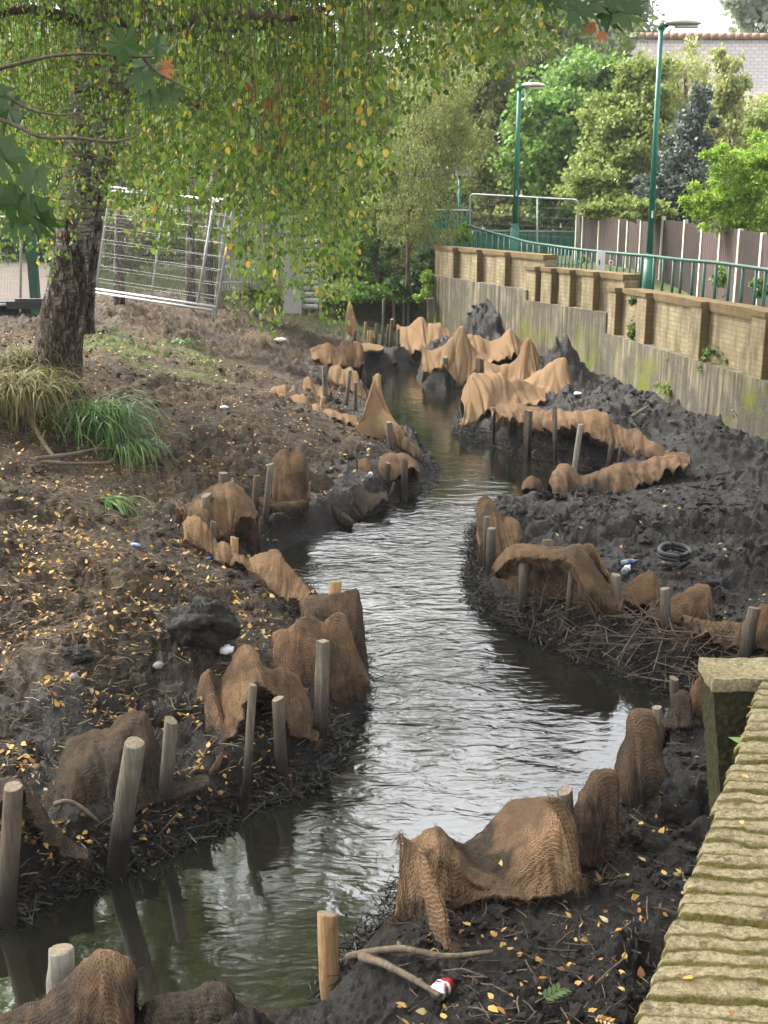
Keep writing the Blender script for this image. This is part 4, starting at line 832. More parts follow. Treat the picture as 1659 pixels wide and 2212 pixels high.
# path surface behind the wall
V = []; F_ = []
for i, s in enumerate(np.linspace(s3a-4, s1b, 60)):
    c, t, nr_ = wat(s); zz = 0
    for o_ in (.75, 2.6): q = c+nr_*o_; V.append((q[0], q[1], 1.26+.06*max(0, min(9, q[1]-18))))
F_ = [(2*i, 2*i+1, 2*i+3, 2*i+2) for i in range(59)]
mk('pavement', V, F_, M['pave'])['kind'] = 'structure'
V = [UY(-400, 0, 20.5)*0+np.array([-16, 20.0, 1.63]), np.array([-5.9, 20.0, 1.63]), np.array([-7.8, 31, 1.68]), np.array([-22, 31, 1.68])]
mk('path', V, [(0, 1, 2, 3)], M['pave'])['kind'] = 'structure'

# ------------------------------------------------------------------ green railing
railE = empty('metal_railing', tuple(UY(1400, 620, 18.3)), 'green metal railing with upright bars running behind the brick parapet', 'railing')
RT = [(1012, 487, 26.6), (1060, 502, 25.8), (1100, 512, 25.0), (1140, 523, 24.1), (1185, 530, 23.2), (1260, 540, 22.0), (1330, 547, 20.8), (1400, 553, 19.7), (1480, 562, 18.2), (1550, 568, 17.0), (1659, 583, 15.5), (1800, 603, 14.0)]
RTW = catmull([UY(*q) for q in RT], 60); mb = MB(); mb.tube(RTW, .028, 8); mb.build('top_rail', M['green_rail'], railE, True)
low = RTW.copy(); low[:, 2] -= .88; mb = MB(); mb.tube(low, .02, 6); mb.build('bottom_rail', M['green_rail'], railE, True)
bars = [1016, 1028, 1040, 1052, 1065, 1078, 1090, 1102, 1128, 1140, 1153, 1166, 1186, 1192, 1199, 1206, 1214, 1222, 1230, 1238, 1247, 1257, 1268, 1280, 1293, 1306, 1320, 1334, 1348, 1362, 1375, 1387, 1414, 1434, 1456, 1473, 1498, 1523, 1548, 1577, 1606, 1635, 1655]
rpx = CX+RTW[:, 0]/((RTW[:, 1])*cp-(RTW[:, 2]-HC)*sp)*FP
for q in bars:
    k = np.interp(q, rpx, np.arange(60)); P = np.array([np.interp(k, np.arange(60), RTW[:, i]) for i in range(3)])
    mb = MB(); mb.tube([P-np.array([0, 0, .9]), P-np.array([0, 0, .02])], .019 if q < 1380 else .024, 6); mb.build('bar', M['green_rail'], railE, True)
# notice on the railing
P = UY(1298, 563, 21.1); E = empty('notice', tuple(P), 'white notice fixed behind the green railing', 'sign')
mb = MB(); mb.box(P, (.15, .01, .34)); mb.build('notice_sheet', M['white'], E)
mb = MB(); mb.box(P+np.array([-.025, -.008, -.03]), (.02, .004, .09)); mb.build('printed_mark', M['dark'], E)
P = UY(1320, 567, 20.9); E = empty('round_label', tuple(P), 'small white roundel with a red mark hanging beside the notice on the railing', 'sign')
mb = MB(); mb.tube([P, P+np.array([0, .01, 0])], .045, 14); mb.build('disc', M['white'], E)
mb = MB(); mb.tube([P-np.array([0, .006, 0]), P-np.array([0, .002, 0])], .02, 10); mb.build('red_mark', M['red'], E)

# ------------------------------------------------------------------ lamp posts
def lamp(base, top, Y, rb, collar_py, head, label, flap=False):
    b = UY(base[0], base[1], Y); t = UY(top[0], top[1], Y); b[2] = 1.2; E = empty('street_lamp', tuple(b), label, 'street lamp', 'green street lamps')
    c = UY(base[0]+(top[0]-base[0])*.1, collar_py, Y); d = (t-b)/np.linalg.norm(t-b); cz = c[2]; f = (cz-b[2])/(t[2]-b[2]); c = b+(t-b)*f
    mb = MB(); mb.tube([b, c], rb, 14); mb.tube([c, c+d*.10], [rb, rb*.6], 14, False); mb.build('base_compartment', M['green'], E, True)
    mb = MB(); mb.tube([c+d*.09, t], [rb*.6, rb*.42], 12); mb.build('pole', M['green'], E, True)
    s = PXS(Y); mb = MB(); mb.tube([t-d*.03, t+d*.07], rb*.55, 12); mb.tube([t+d*.03, t+np.array([.12, 0, .04])], rb*.3, 8); mb.build('bracket', M['green'], E, True)
    L = head; V = []; n = 20; Fh = []
    for i in range(n+1):
        u = i/n; wx_2 = math.sin(math.pi*min(1, u*.9+.1))**.5 if u < 1 else .05
        w = .13*L/.5*max(.08, wx_2); hh_ = .07*L/.5*max(.1, wx_2)
        for k in range(14):
            a = 2*math.pi*k/14; zz = math.sin(a); V.append(t+np.array([.05+u*L, math.cos(a)*w, .06+(zz*hh_ if zz > 0 else zz*hh_*.35)]))
    Fh = [(i*14+k, i*14+(k+1) % 14, (i+1)*14+(k+1) % 14, (i+1)*14+k) for i in range(n) for k in range(14)]+[tuple(range(14)), tuple(range(n*14, n*14+14))]
    mk('lamp_head', V, Fh, M['lamp'], E, True)
    V2 = [v*1 for v in V]; mb = MB(); mb.box(t+np.array([.05+L*.6, 0, .035-.02]), (L*.6, .12*L/.5, .03)); mb.build('diffuser', M['lampglass'], E)
    mb = MB(); mb.tube([t+np.array([.05+L*.3, 0, .12]), t+np.array([.05+L*.3, 0, .16])], .022, 10); mb.build('photocell', M['galv_dull'], E, True)
    mb = MB(); mb.box(b+(t-b)*((c[2]+.75-b[2])/(t[2]-b[2]))+np.array([.0, -rb*.6, 0]), (.025, .01, .12)); mb.build('sticker', M['white'], E)
    if flap:
        mb = MB(); mb.tube([t+np.array([.10, 0, .02]), t+np.array([.13, -.02, -.2]), t+np.array([.20, 0, -.38])], .016, 6); mb.build('hanging_strip', M['white'], E, True)
    return E
lamp((1399, 640), (1428, 60), 20.4, .093, 560, .61, 'nearer and taller green lamp post, its pale head against the sky')
lamp((1110, 560), (1122, 192), 26.6, .105, 493, .53, 'farther green lamp post before the mesh panel, with a strip hanging from its head', True)
b = UY(992, 560, 34); E = empty('street_lamp', tuple(b), 'most distant small green post with a grey box, against the dark trees', 'street lamp', 'green street lamps')
t = UY(993, 372, 34); mb = MB(); mb.tube([b, t], .05, 8); mb.build('pole', M['green'], E, True); mb = MB(); mb.box(t+np.array([.1, 0, .02]), (.42, .2, .22)); mb.build('box_head', M['galv_dull'], E)

# ------------------------------------------------------------------ timber fence with concrete posts
fE = empty('timber_fence', tuple(UY(1430, 600, 23)), 'brown boarded garden fence with pale concrete posts behind the path', 'fence')
FX = [1248, 1262, 1297, 1341, 1359, 1388, 1434, 1482, 1520, 1560, 1601, 1650, 1700, 1760]
def FYd(px): return float(np.interp(px, [1240, 1659, 1800], [31, 18.2, 15.6]))
def ftop(px): return float(np.interp(px, [1240, 1430, 1659, 1800], [458, 470, 508, 535]))
for i, q in enumerate(FX):
    P = UY(q, ftop(q)-4, FYd(q)); mb = MB(); mb.box((P[0], P[1], (P[2]+1.2)/2), (.07, .10, P[2]-1.2)); mb.build('concrete_post', M['cpost'], fE)
    if i+1 < len(FX):
        q2 = FX[i+1]; A = UY(q, ftop(q), FYd(q)); B = UY(q2, ftop(q2), FYd(q2)); d = B-A; L = math.hypot(d[0], d[1]); zt = (A[2]+B[2])/2+random.uniform(-.04, .04)
        mb = MB(); ax = [np.array([d[0], d[1], 0])/L, np.array([-d[1], d[0], 0])/L, np.array([0, 0, 1.])]
        c = (A+B)/2; c[2] = (zt+1.3)/2; mb.box(c, (L-.05, .03, zt-1.3), ax)
        V = np.concatenate(mb.V); UVb = [(((v-A)@ax[0]), v[2]) for v in V]
        mk('board_panel', V, mb.F, M['board_dark' if i in (1, 3, 6, 7, 10, 0) else 'board'], fE, False, uv=UVb)
# gravel boards/low pale plinth
# green sheet fence at the far end
def ribbed(P0, P1, z0, z1, name, m, label, cat, ribs=.18, posts=True):
    E = empty(name, tuple(np.array([(P0[0]+P1[0])/2, (P0[1]+P1[1])/2, z0])), label, cat)
    d = np.array([P1[0]-P0[0], P1[1]-P0[1], 0]); L = np.linalg.norm(d); d /= L; nn = np.array([-d[1], d[0], 0]); V = []; k = int(L/ribs*4)
    for i in range(k+1):
        o_ = .02 if (i//2) % 2 else -.02
        for z_ in (z0, z1): V.append(np.array([P0[0], P0[1], 0])+d*L*i/k+nn*o_+np.array([0, 0, z_]))
    o = mk('sheet', V, [(2*i, 2*i+2, 2*i+3, 2*i+1) for i in range(k)], M[m], E, False); so_ = o.modifiers.new('s', 'SOLIDIFY'); so_.thickness = .006
    mb = MB(); mb.box((np.array([P0[0], P0[1], z1])+np.array([P1[0], P1[1], z1]))/2, (L, .05, .04), [d, nn, np.array([0, 0, 1.])]); mb.build('top_rail', M['galv_dull'], E)
    return E
A = UY(905, 464, 32.5); B = UY(1018, 454, 30.5)
ribbed(A, B, 1.4, B[2], 'sheet_fence', 'sheet', 'solid green sheet fence at the left of the far mesh panel', 'fence')
A = UY(1022, 496, 34); B = UY(1245, 500, 33)
ribbed(A, B, 1.2, B[2], 'sheet_fence', 'sheet', 'low green sheet fence seen through the far mesh panel', 'fence')
# ------------------------------------------------------------------ mesh panels
def panel(c0, c1, c2, c3, label, vs=.05, hs=.24, rr=.021, mids=(), wire=.0013, group='temporary mesh fence panels'):
    """corners: bottom left, bottom right, top right, top left (world)"""
    c0, c1, c2, c3 = [np.array(c, float) for c in (c0, c1, c2, c3)]
    E = empty('mesh_panel', tuple(c0), label, 'mesh fence', group)
    bi_ = lambda u, v: (c0*(1-u)+c1*u)*(1-v)+(c3*(1-u)+c2*u)*v
    mb = MB(); r = .06
    pts = [bi_(0, 0), bi_(0, .93)]+[bi_(.04*(1-math.cos(a)), .93+.07*math.sin(a)) for a in np.linspace(.2, 1.57, 6)]+[bi_(.96+.04*math.sin(a), 1-.07*(1-math.cos(a))) for a in np.linspace(0, 1.4, 6)]+[bi_(1, .93), bi_(1, -.08)]
    mb.tube(pts, rr, 8); mb.tube([bi_(0, .02), bi_(1, .02)], rr, 8); mb.build('frame', M['galv'], E, True)
    for u in mids: mb = MB(); mb.tube([bi_(u, .02), bi_(u, 1)], rr*.95, 8); mb.build('upright', M['galv'], E, True)
    mb = MB(); Wd = np.linalg.norm(c1-c0); Hh = np.linalg.norm(c3-c0)
    for i in range(1, int(Wd/vs)): u = i*vs/Wd; mb.tube([bi_(u, .02), bi_(u, .99)], wire, 3, False)
    k = int(Hh/hs)
    for j in range(1, k+1):
        v = j/(k+1)
        mb.tube([bi_(0, v), bi_(1, v)], wire*1.1, 3, False)
        if j % 2 and wire > 1: mb.tube([bi_(0, v+.02), bi_(1, v+.02)], wire*1.3, 3, False)
    mb.build('wire_infill', M['galv_dull'], E, False); return E
panel(UY(202, 628, 20.6), UY(468, 668, 17.8), UY(505, 440, 17.9), UY(232, 403, 20.8), 'leaning galvanised mesh fence panel beside the birch, the frontmost', mids=(.86,))
panel(UY(206, 636, 21.2), UY(462, 676, 18.5), UY(492, 432, 18.7), UY(238, 412, 21.4), 'second mesh fence panel standing just behind the leaning one', mids=(.5,))
panel(UY(-140, 668, 18.6), UY(44, 660, 18.9), UY(46, 470, 19), UY(-140, 466, 18.7), 'mesh fence panel cut off by the left edge of the picture')
panel(UY(1015, 560, 29), UY(1250, 575, 27.8), UY(1250, 432, 27.8), UY(1015, 419, 29), 'large mesh fence panel behind the farther lamp post at the path end', vs=.06, hs=.25, mids=(.63,))
# galvanised palisade behind + steel louvre gate
E = empty('palisade_fence', tuple(UY(520, 640, 24)), 'grey steel palisade fence behind the hanging birch curtain', 'fence')
for i in range(30):
    q = 470+i*5.6; P = UY(q, 470, 24+i*.02); mb = MB(); mb.box((P[0], P[1], (P[2]+1.5)/2), (.035, .015, P[2]-1.5)); mb.build('pale', M['galv_dull'], E)
for v in (500, 610): P = UY(470, v, 24.05); Q = UY(635, v, 24.6); mb = MB(); mb.tube([P, Q], .025, 4); mb.build('rail', M['galv_dull'], E)
P = UY(625, 630, 22.5); E = empty('steel_column', tuple(P), 'plain grey steel box column left of the louvred steps', 'post'); A = UY(628, 470, 22.5)
mb = MB(); mb.box((A[0], A[1], (A[2]+1.2)/2), (.34, .2, A[2]-1.2)); mb.build('column_body', M['galv_dull'], E); mb = MB(); mb.box((A[0], A[1], A[2]+.02), (.38, .24, .03)); mb.build('cap_plate', M['galv'], E)
E = empty('steel_louvre', tuple(UY(665, 660, 22.6)), 'stack of grey horizontal steel louvres right of the grey column', 'grille')
for i in range(12):
    P = UY(664, 520+i*13, 22.6); mb = MB(); mb.box(P, (.42, .14, .03), [np.array([1, 0, 0.]), np.array([0, .9, .44]), np.array([0, -.44, .9])]); mb.build('slat', M['steel_dark'], E)
for q in (645, 690): A = UY(q, 512, 22.62); mb = MB(); mb.box((A[0], A[1]+.05, (A[2]+1.1)/2), (.04, .05, A[2]-1.1)); mb.build('frame_post', M['galv_dull'], E)
P = UY(78, 665, 19.4); t = UY(78, 500, 19.4); E = empty('green_post', tuple(P), 'dark green square post behind the birch at left', 'post'); mb = MB(); mb.box(((P[0]), P[1], (P[2]+t[2])/2), (.14, .14, t[2]-P[2]+.2)); mb.build('shaft', M['green_rail'], E)
mb = MB(); mb.box((P[0], P[1], t[2]+.12), (.17, .17, .05)); mb.build('cap', M['green'], E)
P = UY(65, 668, 17.8); E = empty('fence_foot', tuple(P), 'dark rubber fence foot on the ground left of the birch', 'fence foot')
mb = MB(); mb.box(P+np.array([.05, 0, .07]), (.75, .22, .11)); mb.box(P+np.array([.05, 0, .14]), (.5, .14, .04)); mb.build('block', M['dark'], E)
P = UY(930, 668, 26.0); E = empty('concrete_stub', tuple(P), 'mossy square concrete post at the far foot of the wall', 'post'); t = UY(930, 648, 26.0)
mb = MB(); mb.box((P[0], P[1], t[2]-.35), (.15, .15, .75)); mb.build('shaft', M['concrete'], E); mb = MB(); mb.box((P[0], P[1], t[2]+.03), (.12, .12, .02)); mb.build('top', M['stone'], E)

# ------------------------------------------------------------------ house
hE = empty('house', (9, 46, 1.4), 'house with a grey slate roof and orange ridge tiles at the upper right', 'house')
A = UY(1362, 78, 48); B = UY(2100, 82, 44); C_ = UY(1325, 260, 44.5); D_ = UY(2140, 275, 40.5)
A2 = A+np.array([0, 5.5, -4.0]); B2 = B+np.array([0, 5.5, -4.0])
nU, nV = 30, 12; V = []; UVv = []
for j in range(nV+1):
    for i in range(nU+1):
        u, v = i/nU, j/nV; P = (C_*(1-u)+D_*u)*(1-v)+(A*(1-u)+B*u)*v; P[2] -= .25*math.sin(math.pi*v)+.08*math.sin(u*3.1+1)*math.sin(math.pi*.5*(v+.2)); V.append(P); UVv.append((u*14.5, v*6.2))
F_ = [(j*(nU+1)+i, j*(nU+1)+i+1, (j+1)*(nU+1)+i+1, (j+1)*(nU+1)+i) for j in range(nV) for i in range(nU)]
rf = mk('roof', V, F_, M['slate'], hE, True, uv=UVv)
mk('roof_back', [A, B, B2, A2], [(0, 1, 2, 3)], M['slate'], hE, False, uv=[(0, 0), (14, 0), (14, 6), (0, 6)])
mb = MB()
for i in range(40): a_ = A+(B-A)*i/40; b_ = A+(B-A)*(i+.97)/40; mb.tube([a_+np.array([0, 0, .0]), b_], .13, 8)
mb.build('ridge_tiles', M['ridge'], hE, True)
mb = MB(); c = (C_+D_)/2; mb.box((c[0], c[1]+4.2, (c[2]+1.2)/2-.05), (np.linalg.norm(D_-C_)-.6, 7.4, c[2]-1.3), None); mb.build('wall', M['render'], hE)
mb = MB(); mb.tube([C_+np.array([0, -.08, -.05]), D_+np.array([0, -.08, -.05])], .07, 6); mb.build('gutter', M['dark'], hE, True)

# ------------------------------------------------------------------ foliage tools
def rotm(n):
    q = RS.normal(size=(n, 4)); q /= np.linalg.norm(q, axis=1, keepdims=True); w, x, y, z = q.T
    return np.stack([np.stack([1-2*(y*y+z*z), 2*(x*y-z*w), 2*(x*z+y*w)], -1), np.stack([2*(x*y+z*w), 1-2*(x*x+z*z), 2*(y*z-x*w)], -1), np.stack([2*(x*z-y*w), 2*(y*z+x*w), 1-2*(x*x+y*y)], -1)], 1)
T_LEAF = np.array([[0, 0, 0], [.30, .28, .05], [.24, .62, .03], [0, 1, -.04], [-.24, .62, .03], [-.30, .28, .05]])
T_DIA = np.array([[0, 0, 0], [.42, .45, .06], [0, 1, 0], [-.42, .45, .06]])
T_THIN = np.array([[0, 0, 0], [.14, .45, .03], [0, 1, 0], [-.14, .45, .03]])
MPL = []
for a_, r_ in ((0, 1.0), (14, .62), (24, .66), (36, .45), (48, .90), (62, .60), (74, .62), (90, .40), (112, .62), (128, .38), (152, .36), (176, .10)): MPL.append((a_, r_))
T_MAPLE = np.array([[0, -.02, 0]]+[[math.sin(R(a))*r*.62, .30+math.cos(R(a))*r*.70, .05*math.sin(R(a)*2)] for a, r in MPL]+[[-math.sin(R(a))*r*.62, .30+math.cos(R(a))*r*.70, .05*math.sin(R(a)*2)] for a, r in MPL[1:][::-1]])
def leaves(C, sz, T, Rm=None):
    n = len(C); Rm = rotm(n) if Rm is None else Rm; k = len(T)
    V = np.einsum('nij,kj->nki', Rm, T)*np.asarray(sz).reshape(-1, 1, 1)+C[:, None, :]
    return V.reshape(-1, 3), np.arange(n*k).reshape(n, k)
def hang_R(n, tilt=.5):
    """leaf matrices whose long axis (local y) mostly points down"""
    y = np.stack([RS.normal(0, tilt, n), RS.normal(0, tilt, n), -np.ones(n)], 1); y /= np.linalg.norm(y, axis=1, keepdims=True)
    a = RS.normal(size=(n, 3)); x = np.cross(y, a); x /= np.linalg.norm(x, axis=1, keepdims=True); z = np.cross(x, y)
    return np.stack([x, y, z], -1)
def flat_R(n, tilt=.5):
    z = np.stack([RS.normal(0, tilt, n), RS.normal(0, tilt, n), np.ones(n)], 1); z /= np.linalg.norm(z, axis=1, keepdims=True)
    a = RS.normal(size=(n, 3)); x = np.cross(z, a); x /= np.linalg.norm(x, axis=1, keepdims=True); y = np.cross(z, x)
    return np.stack([x, y, z], -1)
def crown_pts(blobs, Y, n, depth=1., clump=.16, shell=.62):
    tot = sum(b[2]*b[3] for b in blobs); out = []
    for b in blobs:
        px, py, rx, ry = b[:4]; yb = b[4] if len(b) > 4 else Y; c = UY(px, py, yb); s = PXS(yb); ax_ = np.array([rx*s, rx*s*depth, ry*s])
        m = int(n*rx*ry/tot); nk = max(6, int(m/110)); d = RS.normal(size=(nk, 3)); d /= np.linalg.norm(d, axis=1, keepdims=True)
        rr = shell*.8+(1.14-shell*.8)*RS.rand(nk, 1)**.7; rr[RS.rand(nk) < .2] *= .5; K = d*rr
        w = RS.rand(nk)+.3; ki = RS.choice(nk, m, p=w/w.sum()); sp_ = clump*(.6+RS.rand(nk, 1)*.9)
        P = K[ki]+RS.normal(size=(m, 3))*sp_[ki]*np.array([1, 1, .7]); out.append(c+P*ax_)
    return np.concatenate(out)
def tree(name, label, blobs, Y, n, size, m, T=T_DIA, trunk=None, hang=None, cat='tree', group=None, barkm='bark', clump=.16, depth=1., shell=.62, rad=None):
    b0 = blobs[0]; basepx = trunk[0][0] if trunk else b0[0]; gx = UY(basepx, 560, Y); base = (gx[0], gx[1], 1.4 if Y > 19 else hz(gx[0], gx[1]))
    E = empty(name, base, label, cat, group)
    P = crown_pts(blobs, Y, n, depth, clump, shell); P = P[P[:, 2] > 1.0] if Y > 19 else P
    sz = size*(.7+.6*RS.rand(len(P))); Rm = hang_R(len(P), hang) if hang else None
    V, F_ = leaves(P, sz, T, Rm); mk('crown' if cat == 'tree' else 'foliage', V, F_, M[m], E, False)
    mb = MB(); r0 = rad or .012*max(4, Y/3)
    top = UY(b0[0], b0[1]-b0[3]*.3, b0[4] if len(b0) > 4 else Y); B = np.array(base)-np.array([0, 0, .1])
    if cat in ('plant', 'shrub', 'ivy') and Y < 30:
        lo = max(blobs, key=lambda b: b[1]+b[3]); B = UY(lo[0], lo[1]+lo[3]*.9, lo[4] if len(lo) > 4 else Y); B[2] = max(B[2], .3); r0 = .008; top = UY(lo[0], lo[1], lo[4] if len(lo) > 4 else Y)
    if trunk: pts = [B]+[UY(q[0], q[1], Y) for q in trunk[1:]]+[top]
    else: pts = [B, B*.6+top*.4+np.array([.08, 0, 0]), top]
    if (top-B)[2] < .2: pts = [B, B+np.array([.05, 0, .4])]
    pts = catmull(pts, 12); mb.tube(pts, np.linspace(r0, r0*.3, 12), 8)
    for b in blobs:
        for _ in range(3):
            a = pts[random.randrange(4, 11)]; c = UY(b[0]+random.uniform(-.6, .6)*b[2], b[1]+random.uniform(-.6, .5)*b[3], b[4] if len(b) > 4 else Y)+np.array([0, random.uniform(-.4, .4)*b[2]*PXS(Y), 0])
            mb.tube(catmull([a, (a+c)/2+np.array([0, 0, .1]), c], 6), np.linspace(r0*.3, r0*.07, 6), 5)
    mb.build('trunk' if cat == 'tree' else 'stems', M[barkm], E, True); return E
# distant woodland mass
P = crown_pts([(x, 330+random.uniform(-60, 60), 150, 300, 44+random.uniform(-3, 5)) for x in range(-700, 1300, 110)]+[(x, 60+random.uniform(-60, 60), 150, 170, 48) for x in range(-300, 1150, 100)], 45, 95000, 1., .10, .3)
V, F_ = leaves(P[P[:, 2] > .8], .26, T_DIA); tagp(mk('woodland', V, F_, M['leaf_deep'], None, False), 'dark green wood closing the view behind the birches', 'wood', None, 'stuff')
P = crown_pts([(x, 480, 130, 190, 36+random.uniform(-2, 2)) for x in range(-500, 1000, 100)], 36, 26000, .6, .12, .3)
V, F_ = leaves(P[P[:, 2] > .9], .2, T_DIA); tagp(mk('undergrowth', V, F_, M['leaf_deep'], None, False), 'dark shrubby undergrowth below the far wood', 'undergrowth', None, 'stuff')
g_ = 'trees beyond the path and stream'
tree('broadleaf_tree', 'soft green tree filling the gap behind the farther lamp head', [(1130, 200, 110, 130), (1080, 300, 100, 120), (1150, 400, 110, 80), (1010, 120, 90, 130)], 43, 22000, .16, 'leaf_willow', group=g_)
tree('broadleaf_tree', 'pale green trees between the conifer and the roof', [(1420, 300, 100, 90), (1560, 380, 110, 80), (1640, 330, 90, 90), (1450, 400, 90, 70)], 36, 20000, .13, 'leaf_pale', group=g_)
tree('hazy_tree', 'pale hazy tree rising behind the others above the house roof', [(1230, 90, 130, 130), (1330, 60, 75, 100), (1130, 60, 100, 120), (1200, 190, 120, 80)], 62, 26000, .26, 'leaf_haze_tint', group=g_, depth=.6)
tree('broadleaf_tree', 'pale tree at the top right corner above the roof', [(1640, 30, 70, 75), (1700, -30, 80, 110)], 66, 6000, .36, 'leaf_haze_tint', group=g_, depth=.6)
tree('broadleaf_tree', 'bright green sycamore behind the farther lamp post', [(1250, 220, 110, 90), (1330, 200, 70, 50), (1185, 330, 90, 120), (1290, 330, 100, 90), (1230, 430, 80, 45)], 34, 26000, .15, 'leaf_bright', group=g_, clump=.13)
tree('broadleaf_tree', 'golden green layered tree between the two lamp posts', [(1350, 300, 90, 90), (1390, 220, 60, 80), (1340, 400, 110, 60), (1290, 380, 60, 40)], 30, 22000, .105, 'leaf_gold', group=g_, clump=.12)
tree('birch_tree', 'pale yellow birch in front of the slate roof', [(1480, 180, 65, 85), (1450, 260, 70, 80), (1420, 330, 60, 80)], 33, 9000, .09, 'leaf_pale', group=g_, hang=.5, clump=.14)
tree('conifer', 'grey blue conifer right of the nearer lamp post', [(1510, 200, 22, 45), (1503, 260, 36, 55), (1490, 330, 52, 60), (1468, 400, 62, 62), (1395, 415, 38, 35), (1480, 450, 45, 40)], 27, 16000, .085, 'leaf_conifer', group=g_, clump=.14, shell=.5)
tree('birch_tree', 'light green weeping birch right of the conifer', [(1575, 160, 38, 70), (1570, 260, 45, 80), (1560, 330, 50, 50)], 29, 6500, .10, 'leaf_pale', group=g_, hang=.5, clump=.13)
tree('hazel_tree', 'dull olive tree at the right edge below the roof', [(1650, 310, 60, 70)], 31, 5000, .10, 'leaf_gold', group=g_)
tree('feathery_shrub', 'vivid lime green feathery shrub overhanging the fence at the right edge', [(1600, 390, 60, 50), (1560, 430, 60, 45), (1650, 460, 70, 60), (1520, 430, 40, 22), (1640, 370, 50, 30), (1590, 480, 60, 34), (1500, 455, 22, 14), (1550, 350, 34, 26), (1655, 330, 40, 36), (1610, 520, 40, 22), (1640, 340, 60, 30)], 21, 20000, .095, 'leaf_lime', T_THIN, cat='shrub', clump=.13)
tree('broadleaf_tree', 'dull grey green tree behind the far lamp and the mesh panel', [(1060, 370, 70, 90), (1090, 440, 110, 60), (1180, 470, 70, 40)], 37, 16000, .13, 'leaf_willow', group=g_)
tree('broadleaf_tree', 'olive leafy tree above the green sheet fence', [(1000, 200, 70, 120), (1060, 130, 70, 100), (1010, 400, 60, 70)], 40, 16000, .15, 'leaf_willow', group=g_)
tree('young_willow', 'tall olive green willowy tree leaning over the stream end', [(930, 200, 110, 110), (900, 330, 110, 100), (960, 300, 90, 110), (880, 440, 80, 80), (930, 480, 60, 60), (1000, 280, 50, 80)], 27, 26000, .085, 'leaf_willow', T_THIN, trunk=[(880, 640), (882, 560), (885, 450)], group=g_, hang=.8, clump=.13, rad=.06)
tree('young_willow', 'second slim tree with a bare stem left of the willowy tree', [(820, 250, 70, 120), (790, 420, 60, 80), (840, 480, 45, 60)], 29, 11000, .10, 'leaf_willow', T_DIA, trunk=[(815, 620), (812, 560), (818, 450)], group=g_, clump=.13, rad=.09)
tree('broadleaf_tree', 'green tree filling the gap behind the birch curtain', [(640, 250, 130, 180), (520, 300, 110, 160), (700, 450, 100, 90)], 32, 16000, .17, 'leaf_bright', group=g_, clump=.12)
tree('broadleaf_tree', 'green tree behind the big birch at the upper left', [(120, 200, 140, 200), (300, 220, 130, 190), (-40, 300, 120, 160)], 33, 16000, .18, 'leaf_bright', group=g_, clump=.12)
g2 = 'low shrubs round the stream end'
tree('hanging_shrub', 'olive shrub hanging over the boarded fence between the lamp posts', [(1290, 450, 45, 22), (1370, 448, 50, 26), (1425, 470, 36, 22)], 25.5, 4200, .09, 'leaf_gold', cat='shrub', clump=.16)
tree('hedge', 'green hedge seen through the left mesh panels', [(190, 500, 90, 80), (330, 490, 100, 90), (460, 520, 80, 80), (560, 560, 70, 60)], 27.5, 14000, .11, 'leaf_willow', cat='hedge', clump=.12)
tree('hedge', 'light green thicket left of the willowy tree', [(700, 560, 60, 70), (640, 540, 60, 70), (770, 580, 50, 60)], 29, 8000, .11, 'leaf_bright', cat='hedge', clump=.12)
tree('ivy', 'dark ivy hanging at the far end of the wall', [(922, 570, 28, 45), (912, 625, 26, 45), (890, 600, 30, 40)], 27.6, 5200, .09, 'leaf_ivy', cat='ivy', group=g2)
tree('bramble', 'yellow green shoots at the far foot of the wall', [(928, 600, 20, 26), (912, 630, 18, 20)], 26.2, 700, .09, 'leaf_lime', cat='shrub', group=g2)
tree('elder_shrub', 'light green sapling at the end of the railing', [(1000, 510, 16, 22)], 27.4, 420, .11, 'leaf_lime', cat='shrub', group=g2)
tree('nettle_patch', 'green weeds at the far left of the stream end', [(800, 650, 50, 34), (755, 640, 50, 34), (860, 640, 45, 40), (700, 650, 40, 26)], 28, 9000, .10, 'leaf_bright', cat='shrub', group=g2)
tree('bramble', 'dense brown green bramble behind the far stakes', [(880, 610, 70, 55), (820, 600, 60, 55), (740, 600, 60, 60)], 30, 9000, .11, 'leaf_willow', cat='shrub', group=g2)
tree('bramble', 'brown thicket right of the palisade fence', [(560, 600, 70, 60), (660, 620, 60, 40)], 25, 4200, .09, 'leaf_willow', cat='shrub', group=g2)
tree('wall_plant', 'leafy weed rooted in the nearest brick panel of the parapet', [(1378, 690, 24, 38, 18.85)], 18.85, 380, .06, 'leaf_ivy', cat='plant')
tree('wall_plant', 'green weed trailing down the concrete below the parapet', [(1475, 800, 34, 60, 17.2), (1440, 845, 30, 24, 17.3), (1385, 705, 20, 30, 18.7)], 17.2, 1300, .05, 'leaf_gold', cat='plant')
tree('wall_plant', 'bright tuft of weeds growing from the wall ledge at right', [(1560, 765, 34, 24, 16.0), (1520, 790, 26, 16, 16.3)], 16.0, 1000, .05, 'leaf_bright', cat='plant')
tree('wall_plant', 'straggly weed low on the wall at the right edge', [(1615, 890, 40, 40, 15.2), (1640, 860, 30, 24, 15.1)], 15.2, 900, .045, 'leaf_ivy', cat='plant')
tree('wall_plant', 'green plant at the foot of the fence near the right edge', [(1560, 610, 18, 36, 18.6)], 18.6, 260, .08, 'leaf_bright', cat='plant')
tree('wall_plant', 'weeds behind the railing at the path edge', [(1268, 560, 10, 14, 22.6), (1640, 625, 16, 22, 17.4)], 22.6, 260, .07, 'leaf_bright', cat='plant')

